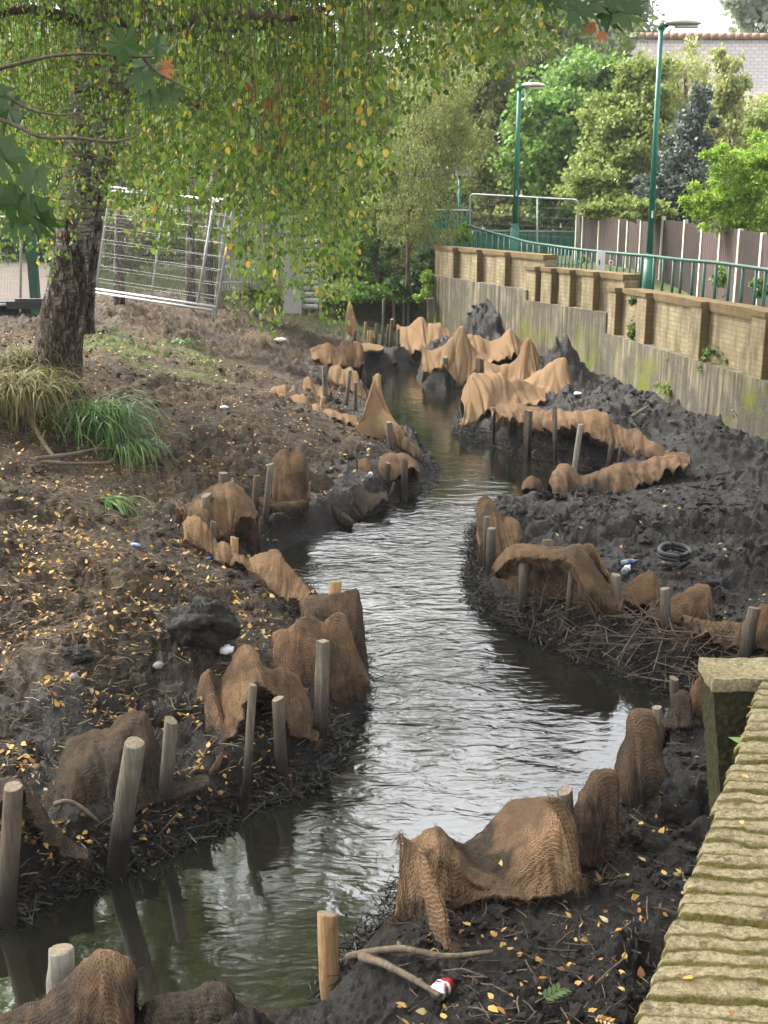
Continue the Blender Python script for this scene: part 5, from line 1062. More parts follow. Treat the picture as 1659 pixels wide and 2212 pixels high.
# ------------------------------------------------------------------ the big birch
YB = 13.3; base = UY(122, 790, YB); bE = empty('birch_tree', (base[0], base[1], base[2]), 'big weeping birch, dark ridged trunk on the left bank, leaves hanging across the top', 'tree')
def trunk_mesh(pts, rads, n=40, seg=110, name='trunk', rough=.10):
    C = catmull(pts, seg); Rr = np.interp(np.linspace(0, 1, seg), np.linspace(0, 1, len(rads)), rads); V = []
    A = np.linspace(0, 2*math.pi, n, endpoint=False)
    for i in range(seg):
        z = C[i, 2]; lump = 1+rough*gn(np.cos(A)*1.3+5+z*.6, np.sin(A)*1.3+z*.9, 5)+rough*.5*gn(A*5, np.full(n, z*3), 8)+rough*.35*gn(A*12, np.full(n, z*5), 9)
        r = Rr[i]*lump; V.append(np.stack([C[i, 0]+np.cos(A)*r, C[i, 1]+np.sin(A)*r, np.full(n, z)], 1))
    I = np.arange(seg*n).reshape(seg, n); J_ = np.roll(I, -1, 1); F_ = np.stack([I[:-1], J_[:-1], J_[1:], I[1:]], -1).reshape(-1, 4)
    return mk(name, np.concatenate(V), F_, M['birch'], bE)
s = PXS(YB)
trunk_mesh([UY(112, 815, YB)-np.array([0, 0, .15]), UY(124, 770, YB), UY(135, 680, YB), UY(150, 590, YB), UY(163, 470, YB), UY(180, 320, YB), UY(192, 150, YB), UY(205, 0, YB), UY(215, -200, YB), UY(240, -420, YB)], [62*s, 52*s, 47*s, 42*s, 38*s, 36*s, 31*s, 25*s, 20*s, 14*s])
trunk_mesh([UY(186, 720, YB+.5), UY(188, 650, YB+.5), UY(198, 540, YB+.45), UY(212, 430, YB+.4), UY(225, 300, YB+.4), UY(242, 160, YB+.4), UY(262, 0, YB+.5), UY(300, -200, YB+.6)], [20*s, 17*s, 17*s, 18*s, 15*s, 13*s, 10*s, 7*s], 24, 80, 'second_trunk')
trunk_mesh([UY(235, 360, YB+.3), UY(258, 280, YB+.25), UY(276, 200, YB+.2), UY(290, 120, YB), UY(330, 20, YB-.3), UY(400, -100, YB-.8)], [12*s, 11*s, 10*s, 8*s, 7*s, 5*s], 16, 50, 'limb')
mb = MB()
for a, b_, c in [((200, 40), (500, 60, 11), (700, 20, 9.5)), ((230, -60), (450, 90, 11), (540, 130, 10)), ((250, -160), (700, -100, 10), (1050, -20, 9)), ((195, 120), (420, 40, 10), (640, 40, 8.5)), ((210, 60), (60, 20, 12), (-80, 60, 11)), ((262, 190), (310, 190, 12), (430, 230, 11.5)),
                 ((240, -100), (600, -260, 9), (900, -250, 8)), ((215, -200), (100, -400, 11), (-200, -500, 10)), ((225, -300), (500, -500, 10), (900, -600, 8))]:
    mb.tube(catmull([UY(a[0], a[1], YB), UY(*b_), UY(*c)], 24), np.linspace(.075, .02, 24), 7)
mb.build('limb', M['bark'], bE, True)
# hanging curtains of twigs and leaves
OUT = [(-60, 560), (60, 560), (130, 620), (190, 480), (240, 470), (300, 560), (360, 560), (420, 500), (470, 540), (520, 620), (560, 740), (620, 690), (670, 640), (720, 700), (745, 700), (780, 560), (820, 430), (860, 330), (900, 240), (960, 210), (1050, 170), (1120, 150), (1190, 140), (1215, 60)]
ox, oy = [a for a, _ in OUT], [b for _, b in OUT]
tw = MB(); LC = []; LS = []; TV = []; TF = []; tn = 0
def add_strand(px, pye, Y, ztop, dens):
    global tn
    e = UY(px, pye, Y); L = ztop-e[2]
    if L < .3: return
    dx, dy = RS.normal(0, .10), RS.normal(0, .10); n = max(4, int(L/.16)); t = np.linspace(0, 1, n)
    w = RS.normal(0, .02, (n, 2)); w = np.cumsum(w, 0)*.35; w -= w[-1]
    P = np.stack([e[0]+dx*(1-t)**1.6*L*.5+w[:, 0], e[1]+dy*(1-t)*L*.5+w[:, 1], ztop+(e[2]-ztop)*t], 1)
    r = .0045*(1.1-t); a = np.array([[0, 2*math.pi/3, 4*math.pi/3]]); ring = np.stack([np.cos(a), np.sin(a), a*0], -1)
    V = P[:, None, :]+ring*r[:, None, None]; TV.append(V.reshape(-1, 3)); I = np.arange(n*3).reshape(n, 3)+tn; J_ = np.roll(I, -1, 1)
    TF.append(np.stack([I[:-1], J_[:-1], J_[1:], I[1:]], -1).reshape(-1, 4)); tn += n*3
    m = int(L*dens); tt = RS.rand(m)**.85; q = np.stack([np.interp(tt, t, P[:, i]) for i in range(3)], 1); q[:, :2] += RS.normal(0, .045, (m, 2)); LC.append(q); LS.append(np.full(m, 1.))
N1 = 980
CLX = RS.uniform(-90, 1215, 210); CLY = RS.uniform(0, 1, 210)
for i in range(N1):
    kc = RS.randint(0, 210); px = CLX[kc]+RS.normal(0, 9) if RS.rand() < .8 else RS.uniform(-90, 1215); lim = float(np.interp(px, ox, oy)); cl = .5+.5*float(gn(np.array([px/45.]), np.array([.3]), 44)[0])
    Y = 7.+6.2*CLY[kc] if px > 330 else 9.5+5.5*CLY[kc]
    if px > 780: Y = 6.5+3.5*CLY[kc]
    Y += RS.normal(0, .12)
    pye = lim-abs(RS.normal(0, 120))*(.5+.9*cl)+RS.uniform(-15, 25)
    if 110 < px < 225 and RS.rand() < .45: pye = min(pye, RS.uniform(60, 420))
    add_strand(px, pye, Y, HC+Y*.30+RS.uniform(0, .5), 19 if px > 330 else 15)
C = np.concatenate(LC); n = len(C)
V, F_ = leaves(C, .022+.045*RS.rand(n)**1.2, T_LEAF, hang_R(n, .65)); mk('leaves', V, F_, M['leaf_birch'], bE, False)
mk('hanging_twigs', np.concatenate(TV), np.concatenate(TF), M['twig'], bE, True)
# inner crown around the trunk and the part above the picture (seen only mirrored in the water)
P1 = crown_pts([(60, 120, 170, 200), (250, 90, 150, 190), (420, 130, 130, 170), (330, 330, 120, 130), (40, 330, 110, 120), (600, 60, 160, 110)], 14.6, 12000, .8, .16, .45)
V, F_ = leaves(P1, .040+.02*RS.rand(len(P1)), T_LEAF, hang_R(len(P1), .9)); mk('inner_crown', V, F_, M['leaf_birch'], bE, False)
nk = 700; Kc = np.stack([RS.uniform(-9, .7, nk), RS.uniform(3, 22, nk), RS.uniform(5.2, 15, nk)], 1)
Kc = Kc[(Kc[:, 2] > HC+Kc[:, 1]*.19+.6) & (Kc[:, 0] < .15-.02*Kc[:, 1]+.5*gn(Kc[:, 1]*.5, Kc[:, 2]*.5, 3))]
Pk = Kc[RS.randint(0, len(Kc), 34000)]+RS.normal(size=(34000, 3))*np.array([.5, .5, .35])
V, F_ = leaves(Pk, .18*(.7+.6*RS.rand(len(Pk))), T_DIA); mk('upper_crown', V, F_, M['leaf_birch'], bE, False)
# withered orange clusters
Pc = np.concatenate([UY(a, b, 8.6)+RS.normal(0, .03, (9, 3))*np.array([.6, .6, 1.2]) for a, b in ((590, 200), (597, 225), (604, 250), (620, 285), (617, 310), (575, 225), (545, 190), (508, 245), (680, 165), (600, 180), (533, 185), (700, 215), (560, 320), (795, 300), (830, 270))])
V, F_ = leaves(Pc, .05, T_LEAF, hang_R(len(Pc), .5)); mk('withered_leaves', V, F_, M['leaf_orange'], bE, False)
# background birches
for (x0, x1, w, Yb, lab) in ((258, 272, 22, 22, 'white birch stem nearest the big birch, behind the mesh panel'), (412, 420, 20, 23.5, 'white birch stem in the middle behind the mesh panel'), (452, 478, 20, 25, 'leaning white birch stem rightmost behind the mesh panel')):
    g0 = UY(x0, 640, Yb); E = empty('birch_tree', (g0[0], g0[1], 1.5), lab, 'tree', 'background birches')
    C = catmull([UY(x0, 660, Yb), UY(x0, 480, Yb), UY(x1, 250, Yb), UY(x1+15, -100, Yb)], 30); mb = MB(); mb.tube(C, np.linspace(w*.5*PXS(Yb)*1.1, w*.25*PXS(Yb), 30), 12, wob=.05); mb.build('trunk', M['birch'], E, True)
    P = crown_pts([(x1, 60, 70, 130), (x1-30, 200, 60, 90)], Yb, 5000, 1., .16, .5); V, F_ = leaves(P, .09, T_DIA, hang_R(len(P), .8)); mk('crown', V, F_, M['leaf_birch'], E, False)

# ------------------------------------------------------------------ foreground maple twigs
def maple(twigs, lv, Y, label, orange=()):
    P0 = UY(twigs[0][0][0], twigs[0][0][1], Y); E = empty('maple_branch', tuple(P0), label, 'branch')
    mb = MB()
    for tw_ in twigs: mb.tube(catmull([UY(a, b, Y+random.uniform(-.05, .05)) for a, b in tw_], 30), np.linspace(.009, .003, 30)*tw_scale, 7)
    mb.build('twig', M['twig'], E, True)
    for i, (px, py, sz, ang, tl) in enumerate(lv):
        c = UY(px, py, Y+random.uniform(-.12, .12)); a = R(ang); yv = np.array([math.sin(a), random.uniform(-.3, .3), math.cos(a)]); yv /= np.linalg.norm(yv)
        nv_ = np.array([random.uniform(-.4, .4), -1, tl]); xv = np.cross(yv, nv_); xv /= np.linalg.norm(xv); zv = np.cross(xv, yv)
        T = T_MAPLE*sz*PXS(Y); V = (np.stack([xv, yv, zv], -1)@T.T).T+c-yv*sz*PXS(Y)*.4
        cen = V.mean(0); V = np.concatenate([V, [cen]]); k = len(V)-1; F_ = [(j, (j+1) % k, k) for j in range(k)]
        mk('leaf', V, F_, M['leaf_orange' if i in orange else 'leaf_maple'], E, False)
    return E
tw_scale = 1.
maple([[(-60, 165), (40, 137), (120, 120), (200, 116), (280, 122), (340, 118), (388, 70)], [(-60, 190), (0, 200), (60, 235), (130, 248), (170, 243)], [(-60, 235), (30, 270), (90, 296), (170, 298), (240, 306), (290, 295), (305, 280)], [(205, 300), (215, 330), (240, 345)], [(310, 125), (345, 160), (420, 198)], [(-40, 380), (10, 410), (60, 470)]],
      [(268, 98, 95, -30, .3), (340, 100, 70, 40, .4), (315, 145, 90, 80, .8), (308, 172, 80, 190, .3), (365, 205, 75, 150, .5), (325, 215, 60, 200, .3), (355, 150, 60, 90, .6), (20, 235, 110, 200, .9), (5, 340, 130, 160, .4), (72, 385, 100, 190, -.2), (78, 455, 100, 170, .5), (38, 440, 110, 200, .3), (95, 485, 80, 150, .2), (5, 420, 90, 190, .4), (-10, 210, 90, 120, .5), (40, 490, 80, 190, .4)],
      5.0, 'leafy sycamore twigs reaching in from the left edge in front of the birch', (6,))
maple([[(1120, -60), (1180, 5), (1230, 2), (1270, 25), (1320, 15)], [(1270, 20), (1290, 45), (1300, 75)], [(1180, -30), (1260, -12), (1340, -5), (1400, -8)]],
      [(1190, 10, 60, 170, .4), (1250, 30, 80, 160, .3), (1320, 35, 80, 140, .2), (1355, 30, 90, 110, .5), (1290, 5, 80, 90, .6), (1330, 0, 70, 60, .6), (1230, 0, 70, 240, .7), (1370, 12, 60, 100, .4), (1275, 60, 36, 180, 0), (1300, 78, 30, 190, 0), (1160, -10, 70, 200, .5)],
      7.0, 'dark sycamore leaves hanging in at the top, left of the white sky', (8, 9))

# ------------------------------------------------------------------ strap grasses
def clump(c, n, L, spread, m, label, name='sedge_clump', w=.010, az0=None, group=None, rise=.9, cat='grass'):
    V = []; F_ = []; k = 0
    for i in range(n):
        a = RS.uniform(0, 2*math.pi) if az0 is None else RS.normal(az0[0], az0[1]); l = L*RS.uniform(.55, 1.15); b = np.array(c)+np.array([RS.normal(0, spread), RS.normal(0, spread), 0])
        b[2] = hz(b[0], b[1])-.01 if i % 6 == 0 else c[2]; d = np.array([math.cos(a), math.sin(a), 0]); el = R(RS.uniform(45, 85))*rise; P = b.copy(); sd = np.array([-d[1], d[0], 0]); tw_ = RS.uniform(-.5, .5)
        seg = 9; ww = w*RS.uniform(.7, 1.3)
        for j in range(seg+1):
            t = j/seg; wd = ww*(1-t**2.2)*(.6+.8*min(1, t*3)); s_d = sd*math.cos(tw_*t*2)+np.array([0, 0, 1])*math.sin(tw_*t*2)*.5
            V += [P-s_d*wd/2, P+s_d*wd/2]; P = P+(d*math.cos(el)+np.array([0, 0, math.sin(el)]))*l/seg; el -= R(RS.uniform(12, 24))*(1 if el > -1.3 else 0)
        F_ += [(k+2*j, k+2*j+1, k+2*j+3, k+2*j+2) for j in range(seg)]; k += 2*(seg+1)
    E = mk(name, V, np.array(F_), M[m], None, True); tagp(E, label, cat, group); return E
c1 = G(215, 935); c1[2] += .12
clump(c1, 460, .85, .17, 'blade_green', 'big clump of drooping green sedge blades on the left bank', az0=(-.75, .9), w=.011)
c1b = G(275, 985); c1b[2] += .04; clump(c1b, 130, .6, .10, 'blade_green', 'loose green blades sliding down the slope below the big sedge clump', az0=(-.8, .7), w=.011, rise=.7)
c2 = G(230, 1085); clump(c2, 90, .55, .05, 'blade_green', 'small flattened tuft of green blades below the big sedge clump', rise=.35, az0=(0, .7))
c3 = G(30, 900); c3[2] += .22; clump(c3, 1000, .85, .24, 'blade_dry', 'larger straw brown clump of dead sedge at the left edge', az0=(-1.2, 1.2))
c4 = G(40, 815); c4[2] += .10; clump(c4, 620, .7, .2, 'blade_dry', 'straw brown clump of dead sedge right below the birch trunk', az0=(-1.0, 1.1))
c5 = G(560, 740); clump(c5, 260, .7, .25, 'grass_dry', 'wispy dry grass stems on the bank beyond the fence panel', w=.004, rise=1.)
c6 = G(848, 680); clump(c6, 120, 1.3, .18, 'blade_green', 'upright green reeds at the end of the stream', w=.03, rise=1.15, name='reed_clump')
c7 = G(385, 745); clump(c7, 90, .28, .10, 'blade_green', 'bright green weed tuft on the bank under the birch leaves', w=.018)

# ------------------------------------------------------------------ scattered ground cover
def scatter(n, fpx, sizes, m, T, label, name, lift=.004, tilt=.35, cond=None):
    P = []
    while len(P) < n:
        q = fpx(4000); z = hzs(q[:, 0], q[:, 1]); ok = z > .06
        if cond is not None: ok &= cond(q[:, 0], q[:, 1])
        for a, b in zip(q[ok], z[ok]):
            P.append((a[0], a[1], b+lift))
            if len(P) >= n: break
    P = np.array(P); sz = sizes[0]+(sizes[1]-sizes[0])*RS.rand(n)**1.3; V, F_ = leaves(P, sz, T, flat_R(n, tilt*1.7)); 
    return V, F_
def left_pts(k):
    y = 5.2*np.exp(RS.rand(k)*1.25); x = -RS.rand(k)**.8*(.36*y+.2)+.02*y; return np.stack([x, y], 1)
def right_pts(k):
    y = 3.7*np.exp(RS.rand(k)*1.2); x = RS.uniform(-.02, .36, k)*y+.15; return np.stack([x, y], 1)
V1, F1 = scatter(5200, left_pts, (.018, .058), None, T_LEAF, None, None, cond=lambda x, y: (gn(x*1.6, y*1.6, 91)+.7*gn(x*4, y*4, 92) > -.12) & (x < wall_x(y)))
V2, F2 = scatter(520, right_pts, (.022, .055), None, T_LEAF, None, None, cond=lambda x, y: (x < wall_x(y)-.05) & ((gn(x*1.3, y*1.3, 93) > .05) | (y < 5.5)))
V3, F3 = leaves(np.stack([ex(np.linspace(2.2, 4.9, 34))+RS.rand(34)*.4+.03, np.linspace(2.2, 4.9, 34)+RS.normal(0, .03, 34), np.full(34, 1.512)], 1), RS.uniform(.015, .035, 34), T_LEAF, flat_R(34, .3))
tagp(mk('fallen_leaves', np.concatenate([V1, V2, V3]), np.concatenate([F1, F2+len(V1), F3+len(V1)+len(V2)]), M['leaf_litter'], None, False), 'yellow and orange fallen birch leaves scattered over the mud', 'leaves', None, 'stuff')
# twigs lying about
def sticks(pos, lens, rad, name, m, label, tilt=.15, flat=True):
    V = []; F_ = []; k = 0
    for p_, l in zip(pos, lens):
        a = RS.uniform(0, 2*math.pi); e = RS.normal(0, tilt); d = np.array([math.cos(a)*math.cos(e), math.sin(a)*math.cos(e), math.sin(e)]); r = rad*RS.uniform(.5, 1.5)
        mid = p_+RS.normal(0, .06, 3)*l; pts = [p_-d*l/2, mid, p_+d*l/2]; u = np.cross(d, [0, 0, 1]); u /= np.linalg.norm(u)+1e-6; v = np.cross(d, u)
        for q in pts:
            for j in range(3): an = 2.094*j; V.append(q+(u*math.cos(an)+v*math.sin(an))*r)
        for i_ in range(2):
            for j in range(3): F_.append((k+i_*3+j, k+i_*3+(j+1) % 3, k+i_*3+3+(j+1) % 3, k+i_*3+3+j))
        k += 9
    return np.array(V), np.array(F_)
q = np.concatenate([left_pts(2600), right_pts(1300)]); z = hzs(q[:, 0], q[:, 1]); ok = (z > .06) & (q[:, 0] < wall_x(q[:, 1])-.05); q = q[ok]; z = z[ok]
V, F_ = sticks(np.stack([q[:, 0], q[:, 1], z+.008], 1), RS.uniform(.03, .18, len(q)), .0028, 0, 0, 0, .12)
tagp(mk('twig_litter', V, F_, M['twig'], None, True), 'small twigs and dead stems littering the banks', 'twigs', None, 'stuff')
q = left_pts(5200); z = hzs(q[:, 0], q[:, 1]); ok = (z > .12) & (gn(q[:, 0]*1.9, q[:, 1]*1.9, 57) > -.2); q = q[ok]; z = z[ok]
V, F_ = sticks(np.stack([q[:, 0], q[:, 1], z+.006], 1), RS.uniform(.02, .13, len(q)), .0026, 0, 0, 0, .15)
tagp(mk('dead_stems', V, F_, M['grass_dry'], None, False), 'matted pale dead stems and debris on the left bank soil', 'debris', None, 'stuff')
# brushwood bundles and muddy leaves along the water edge
def edge_pts(P, n, i0, i1, o0, o1, sgn):
    seg = P[i0:i1]; L = walk(seg); s_ = RS.rand(n)*L[-1]; x = np.interp(s_, L, seg[:, 0]); y = np.interp(s_, L, seg[:, 1])
    x2 = np.interp(np.clip(s_+.03, 0, L[-1]), L, seg[:, 0]); y2 = np.interp(np.clip(s_+.03, 0, L[-1]), L, seg[:, 1]); dx, dy = x2-x, y2-y; l = np.hypot(dx, dy)+1e-6
    o_ = RS.uniform(o0, o1, n); return np.stack([x+sgn*dy/l*o_, y-sgn*dx/l*o_], 1)
E_ = []
for P, i0, i1, n, sg in ((LWs, 10, 70, 1500, -1), (LWs, 70, 105, 260, -1), (LWs, 130, 160, 800, -1), (RWs, 40, 70, 700, -1), (RWs, 62, 96, 1300, -1), (RWs, 128, 190, 2200, -1), (RWs, 225, 262, 500, -1)):
    a = edge_pts(P, n, i0, i1, -.05, .13, sg); E_.append(a)
E_ = np.concatenate(E_); z = np.maximum(hzs(E_[:, 0], E_[:, 1]), -.02)
V, F_ = sticks(np.stack([E_[:, 0], E_[:, 1], z+RS.uniform(-.02, .05, len(z))], 1), RS.uniform(.04, .22, len(z)), .003, 0, 0, 0, .4)
k = RS.randint(0, len(E_), 6500); C = np.stack([E_[k, 0]+RS.normal(0, .03, 6500), E_[k, 1]+RS.normal(0, .03, 6500), np.maximum(z[k], 0)+RS.uniform(-.02, .09, 6500)], 1)
V2, F2 = leaves(C, RS.uniform(.010, .040, 6500), T_THIN*np.array([1.5, 1, 1]))
F2q = F2+len(V); tagp(mk('brushwood', np.concatenate([V, V2]), np.concatenate([F_, F2q]), M['brush'], None, False), 'muddy brushwood and rotten leaves packed along the waterline', 'brushwood', None, 'stuff')
a = edge_pts(RWs, 420, 150, 196, .0, .4, -1); z = hzs(a[:, 0], a[:, 1]); V, F_ = sticks(np.stack([a[:, 0], a[:, 1], np.maximum(z, 0)+RS.uniform(.0, .12, len(z))], 1), RS.uniform(.1, .6, len(z)), .004, 0, 0, 0, .5)
tagp(mk('twig_pile', V, F_, M['twig'], None, True), 'tangle of pale bare twigs spilling to the water left of the pier', 'twigs', None, 'stuff')

# ------------------------------------------------------------------ single small things
def stick_obj(pts, r, label, name='branch', m='twig', cat='branch'):
    P = [G(a, b)+np.array([0, 0, dz]) for a, b, dz in pts]; mb = MB(); mb.tube(catmull(P, 20), np.linspace(r, r*.5, 20), 8, wob=.08); return tagp(mb.build(name, M[m], None, True), label, cat)
stick_obj([(40, 870, .25), (75, 950, .1), (110, 1000, .06), (130, 1010, .05)], .03, 'grey brown dead branch sloping through the brown sedge at the left edge')
stick_obj([(80, 1012, .05), (150, 1008, .09), (220, 1003, .08), (262, 998, .07)], .022, 'upper one of two broken branches lying below the sedge')
stick_obj([(90, 1020, .04), (160, 1024, .06), (230, 1012, .05), (250, 1004, .04)], .02, 'lower one of two broken branches lying below the sedge')
stick_obj([(780, 2095, .04), (830, 2110, .05), (890, 2145, .05), (950, 2185, .04)], .020, 'thick dark stick sloping down to the right beside the drink can')
stick_obj([(752, 2088, .05), (860, 2093, .06), (960, 2097, .06), (1064, 2103, .05)], .018, 'long grey stick lying level above the drink can')
stick_obj([(120, 1770, .05), (160, 1785, .07), (215, 1810, .04)], .016, 'short dark stick lying on the flat muddy net')
stick_obj([(1365, 925, .05), (1400, 898, .08)], .03, 'short grey board end on the mud below the wall')
# drink can
P = G(948, 2150); P[2] += .035; E = empty('drink_can', tuple(P), 'crushed red and silver drink can lying on the mud, open end towards us', 'can'); ax = np.array([.42, .80, -.30]); ax /= np.linalg.norm(ax)
f = P+np.array([0, -.02, .0]); mb = MB(); pts = [f, f+ax*.02, f+ax*.05, f+ax*.085, f+ax*.10]; mb.tube(pts, [.033, .034, .030, .033, .026], 20, True, wob=.09); mb.build('can_body', M['red'], E, True)
mb = MB(); mb.tube([f+ax*.012, f+ax*.035], [.0352, .0348], 20, False, wob=.09); mb.build('white_stripe', M['white'], E, True)
mb = MB(); a_ = np.array([-ax[0], -ax[1], -ax[2]]); mb.tube([f-ax*.0+a_*.012, f+a_*.014, f+a_*.001], [.027, .035, .036], 20, False); mb.tube([f+a_*.003, f+a_*.004], [.026, .026], 20, True); mb.build('rim', M['tin'], E, True)
# hose / tyre coil
P = G(1455, 1225); E = empty('rubber_hose', tuple(P), 'coil of dark rubber hose lying on the black mud', 'hose'); mb = MB(); rr_ = 34*PXS(P[1]/cp)
pts = [P+np.array([math.cos(a)*rr_*(1+.10*math.sin(a*2)), math.sin(a)*rr_*1.0, .05+.02*math.sin(a)+.005*a]) for a in np.linspace(.3, 2*math.pi*1.9, 60)]; mb.tube(pts, .022, 10); mb.build('coil', M['dark'], E, True)
mb = MB(); mb.tube([P+np.array([-rr_*1.1, -.15, .02]), P+np.array([-.02, -.28, .03]), P+np.array([rr_*.7, -.12, .03])], .02, 8); mb.build('loose_end', M['dark'], E, True)
# bottles and litter
def bottle(px, py, ang, label, L=.14, r=.024, cap='blue'):
    P = G(px, py)+np.array([0, 0, r]); E = empty('plastic_bottle', tuple(P), label, 'bottle', 'plastic bottles on the mud'); d = np.array([math.cos(ang), math.sin(ang), .05])
    mb = MB(); pr = [(.0, .7), (.02, 1), (.45, .95), (.7, 1), (.82, .8), (.92, .4), (1., .38)]; mb.tube([P+d*(u-.5)*L for u, _ in pr], [r*w for _, w in pr], 14); mb.build('body', M['plastic'], E, True)
    mb = MB(); mb.tube([P+d*L*.5, P+d*(L*.5+.015)], r*.45, 10); mb.build('cap', M[cap], E, True)
    mb = MB(); mb.tube([P-d*L*.12, P+d*L*.14], r*1.03, 14, False); mb.build('paper_band', M[cap], E, True)
bottle(1358, 1222, .3, 'clear plastic bottle lying left of the hose coil'); bottle(1352, 1252, 1.1, 'clear plastic bottle half hidden behind the net fan', L=.15, r=.03, cap='white')
bottle(294, 1183, -.6, 'small clear bottle with a blue band on the left bank', L=.11, r=.022); bottle(800, 1045, 1.4, 'little pale bottle on the left bank point', L=.12, r=.028, cap='white')
def lump(px, py, r, m, label, name, cat, sq=.7, seed=1):
    P = G(px, py); mb = MB(); n = 12 if r < .08 else 44; q_ = 16 if r < .08 else 64; V = []; F_ = []
    for j in range(n+1):
        ph_ = math.pi*j/n
        for i in range(q_):
            a = 2*math.pi*i/q_; d = np.array([math.sin(ph_)*math.cos(a), math.sin(ph_)*math.sin(a), math.cos(ph_)*sq]); k_ = 1+.3*float(gn(np.array([d[0]*1.4+seed]), np.array([d[1]*1.4+d[2]*1.9]), seed)[0])+.12*float(gn(np.array([d[0]*4+seed]), np.array([d[1]*4+d[2]*5]), seed)[0]); k_ += 0 if r < .08 else .16*float(np.abs(gn(np.array([d[0]*7+seed+d[2]*3]), np.array([d[1]*7+d[2]*4]), 3)[0]))+.10*float(np.abs(gn(np.array([d[0]*17+seed+d[2]*9]), np.array([d[1]*17+d[2]*9]), 5)[0])); V.append(P+np.array([0, 0, r*sq*(.5 if r < .08 else .25)])+d*r*k_)
    F_ = [(j*q_+i, j*q_+(i+1) % q_, (j+1)*q_+(i+1) % q_, (j+1)*q_+i) for j in range(n) for i in range(q_)]
    return tagp(mk(name, V, F_, M[m], None, True), label, cat)
lump(345, 1462, .035, 'stone', 'pale rounded stone on the left bank above the arched net', 'stone', 'stone', seed=2)
lump(160, 1470, .028, 'stone', 'grey stone among leaves at the lower left bank', 'stone', 'stone', seed=3)
lump(485, 885, .05, 'white', 'crumpled white scrap of plastic halfway up the left bank', 'litter_scrap', 'litter', .5, 4)
lump(605, 740, .10, 'white', 'white plastic bag on the far left bank', 'litter_bag', 'litter', .4, 5)
lump(1248, 858, .07, 'white', 'white scrap at the end of the tan nets by the wall', 'litter_scrap', 'litter', .35, 6)
lump(455, 1218, .028, 'blue', 'small blue scrap under the low pale net', 'litter_scrap', 'litter', .4, 7)
lump(490, 1450, .05, 'white', 'pale bag corner behind the arched net', 'litter_scrap', 'litter', .6, 8)
lump(445, 1390, .20, 'heap', 'big rough clod of black mud in the middle of the left bank', 'mud_clod', 'mud', .75, 9)
lump(165, 1430, .09, 'heap', 'wrapped dark clod on the left bank near the picture edge', 'mud_clod', 'mud', .7, 12)
lump(1480, 2110, .05, 'heap', 'dark clod under the near wall', 'mud_clod', 'mud', .8, 14)
# loose clods of mud
def clods(P, rad, m, label, name):
    # low-poly rough lumps, each one displaced differently
    th_ = np.linspace(0, math.pi, 6); V0 = [[0, 0, 1.]]
    for t_ in th_[1:-1]:
        for a_ in np.linspace(0, 2*math.pi, 8, endpoint=False): V0.append([math.sin(t_)*math.cos(a_), math.sin(t_)*math.sin(a_), math.cos(t_)])
    V0.append([0, 0, -1.]); V0 = np.array(V0); F0 = [(0, 1+i, 1+(i+1) % 8) for i in range(8)]
    F4 = [(1+r_*8+i, 1+(r_+1)*8+i, 1+(r_+1)*8+(i+1) % 8, 1+r_*8+(i+1) % 8) for r_ in range(3) for i in range(8)]; Fb = [(33, 25+(i+1) % 8, 25+i) for i in range(8)]
    tri = F0+Fb+[(a, b, c) for a, b, c, d in F4]+[(a, c, d) for a, b, c, d in F4]; tri = np.array(tri); n = len(P); k = len(V0)
    D = np.einsum('nij,kj->nki', rotm(n), V0)*(1+RS.normal(0, .22, (n, k, 1)))*RS.uniform(.6, 1.2, (n, 1, 3))*rad[:, None, None]*np.array([1, 1, .75])+P[:, None, :]
    F_ = (tri[None]+(np.arange(n)*k)[:, None, None]).reshape(-1, 3)
    return tagp(mk(name, D.reshape(-1, 3), F_, M[m], None, False), label, 'mud', None, 'stuff')
q = np.concatenate([right_pts(5200)*np.array([1, 1]), left_pts(3800)]); y2 = 9*np.exp(RS.rand(5200)*1.02); q = np.concatenate([q, np.stack([RS.uniform(-.06, .30, 5200)*y2, y2], 1)])
z = hzs(q[:, 0], q[:, 1]); ok = (z > .10) & (q[:, 0] < wall_x(q[:, 1])-.1) & (gn(q[:, 0]*1.7, q[:, 1]*1.7, 55) > -.12); q = q[ok]; z = z[ok]; lf = segdist(q[:, 0], q[:, 1], LWs) < segdist(q[:, 0], q[:, 1], RWs)
rd = np.clip(RS.lognormal(-4.25, .55, len(q)), .004, .06)*(.7+.05*q[:, 1])*np.where(lf, .8, 1)
P_ = np.stack([q[:, 0], q[:, 1], z], 1)
clods(P_[~lf], rd[~lf], 'heap', 'black wet clods of mud strewn over the right bank', 'mud_clods'); clods(P_[lf], rd[lf], 'soil', 'crumbly brown clods of soil strewn over the left bank', 'soil_clods')
for i, (px, py, L_) in enumerate([(470, 700, .35), (520, 770, .3), (610, 700, .4), (650, 720, .35), (560, 820, .25), (440, 800, .22), (340, 760, .25), (640, 660, .5), (690, 690, .4), (300, 1000, .2), (480, 870, .2)]):
    wh = ['above the fence foot', 'mid bank below the fence', 'left of the louvres', 'under the hanging leaves', 'halfway down the bank', 'near the green weed tuft', 'by the second trunk', 'against the louvred steps', 'near the reddish net', 'right of the sedge', 'beside the white scrap'][i]
    clump(G(px, py), 60, L_, .10, 'grass_dry', 'wispy tuft of dead grass '+wh, 'dry_grass_tuft', .004, group='dry grass tufts on the left bank', rise=1.)
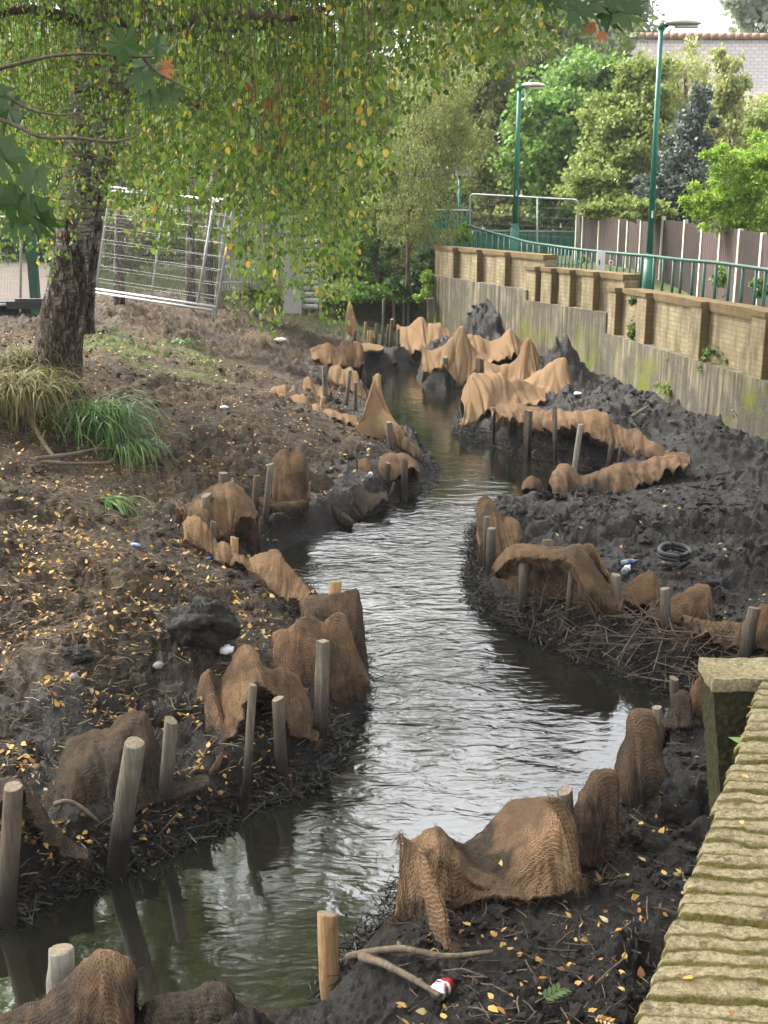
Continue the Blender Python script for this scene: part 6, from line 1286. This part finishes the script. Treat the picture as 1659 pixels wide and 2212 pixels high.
# green sprigs
def sprig(px, py, label, L=.2, Y=None, n=9, az=0., up=.3, sz=.06, m='leaf_bright'):
    P = G(px, py)+np.array([0, 0, .02]) if Y is None else UY(px, py, Y); E = empty('leafy_sprig', tuple(P), label, 'sprig'); d = np.array([math.cos(az), math.sin(az), up]); pts = [P+d*L*t+np.array([0, 0, -.1*t*t*L]) for t in np.linspace(0, 1, 8)]
    mb = MB(); mb.tube(pts, .0025, 5); mb.build('stem', M['twig'], E, True); C = []; Rm = []
    for i in range(n):
        p_ = pts[2+int(5*i/n)]; sd = 1 if i % 2 else -1; y = d*.7+sd*np.array([-d[1], d[0], .1]); y /= np.linalg.norm(y); z_ = np.array([0, -.3, 1.]); x = np.cross(y, z_); x /= np.linalg.norm(x); Rm.append(np.stack([x, y, np.cross(x, y)], -1)); C.append(p_)
    V, F_ = leaves(np.array(C), sz, T_THIN*np.array([1.6, 1, 1]), np.array(Rm)); mk('leaflets', V, F_, M[m], E, False)
sprig(1155, 2195, 'fallen green sprig with narrow leaflets on the near mud', .14, az=.4, sz=.045, m='leaf_ivy')
sprig(1680, 1600, 'bright green leaf spray poking in at the right edge over the coping', .16, Y=4.0, az=3.3, up=.05, sz=.09, n=6)
sprig(1270, 2212, 'thin bent twig sprig at the bottom edge of the mud', .12, az=-.7, sz=.03, m='leaf_litter')

# ------------------------------------------------------------------ air
hb_ = MB(); hb_.box((0, 200, 10), (760, 480, 23)); ho = hb_.build('haze', None, None); ho.data.materials.clear()
hm = bpy.data.materials.new('haze_air'); hm.use_nodes = True; ht = hm.node_tree; ht.nodes.clear(); hv = ht.nodes.new('ShaderNodeVolumePrincipled'); hv.inputs['Color'].default_value = (.92, .95, 1, 1); hv.inputs['Density'].default_value = .0007
hn = ht.nodes.new('ShaderNodeOutputMaterial'); ht.links.new(hv.outputs[0], hn.inputs['Volume']); ho.data.materials.append(hm); ho['kind'] = 'stuff'; ho['label'] = 'thin pale haze softening the far trees'; ho['category'] = 'haze'
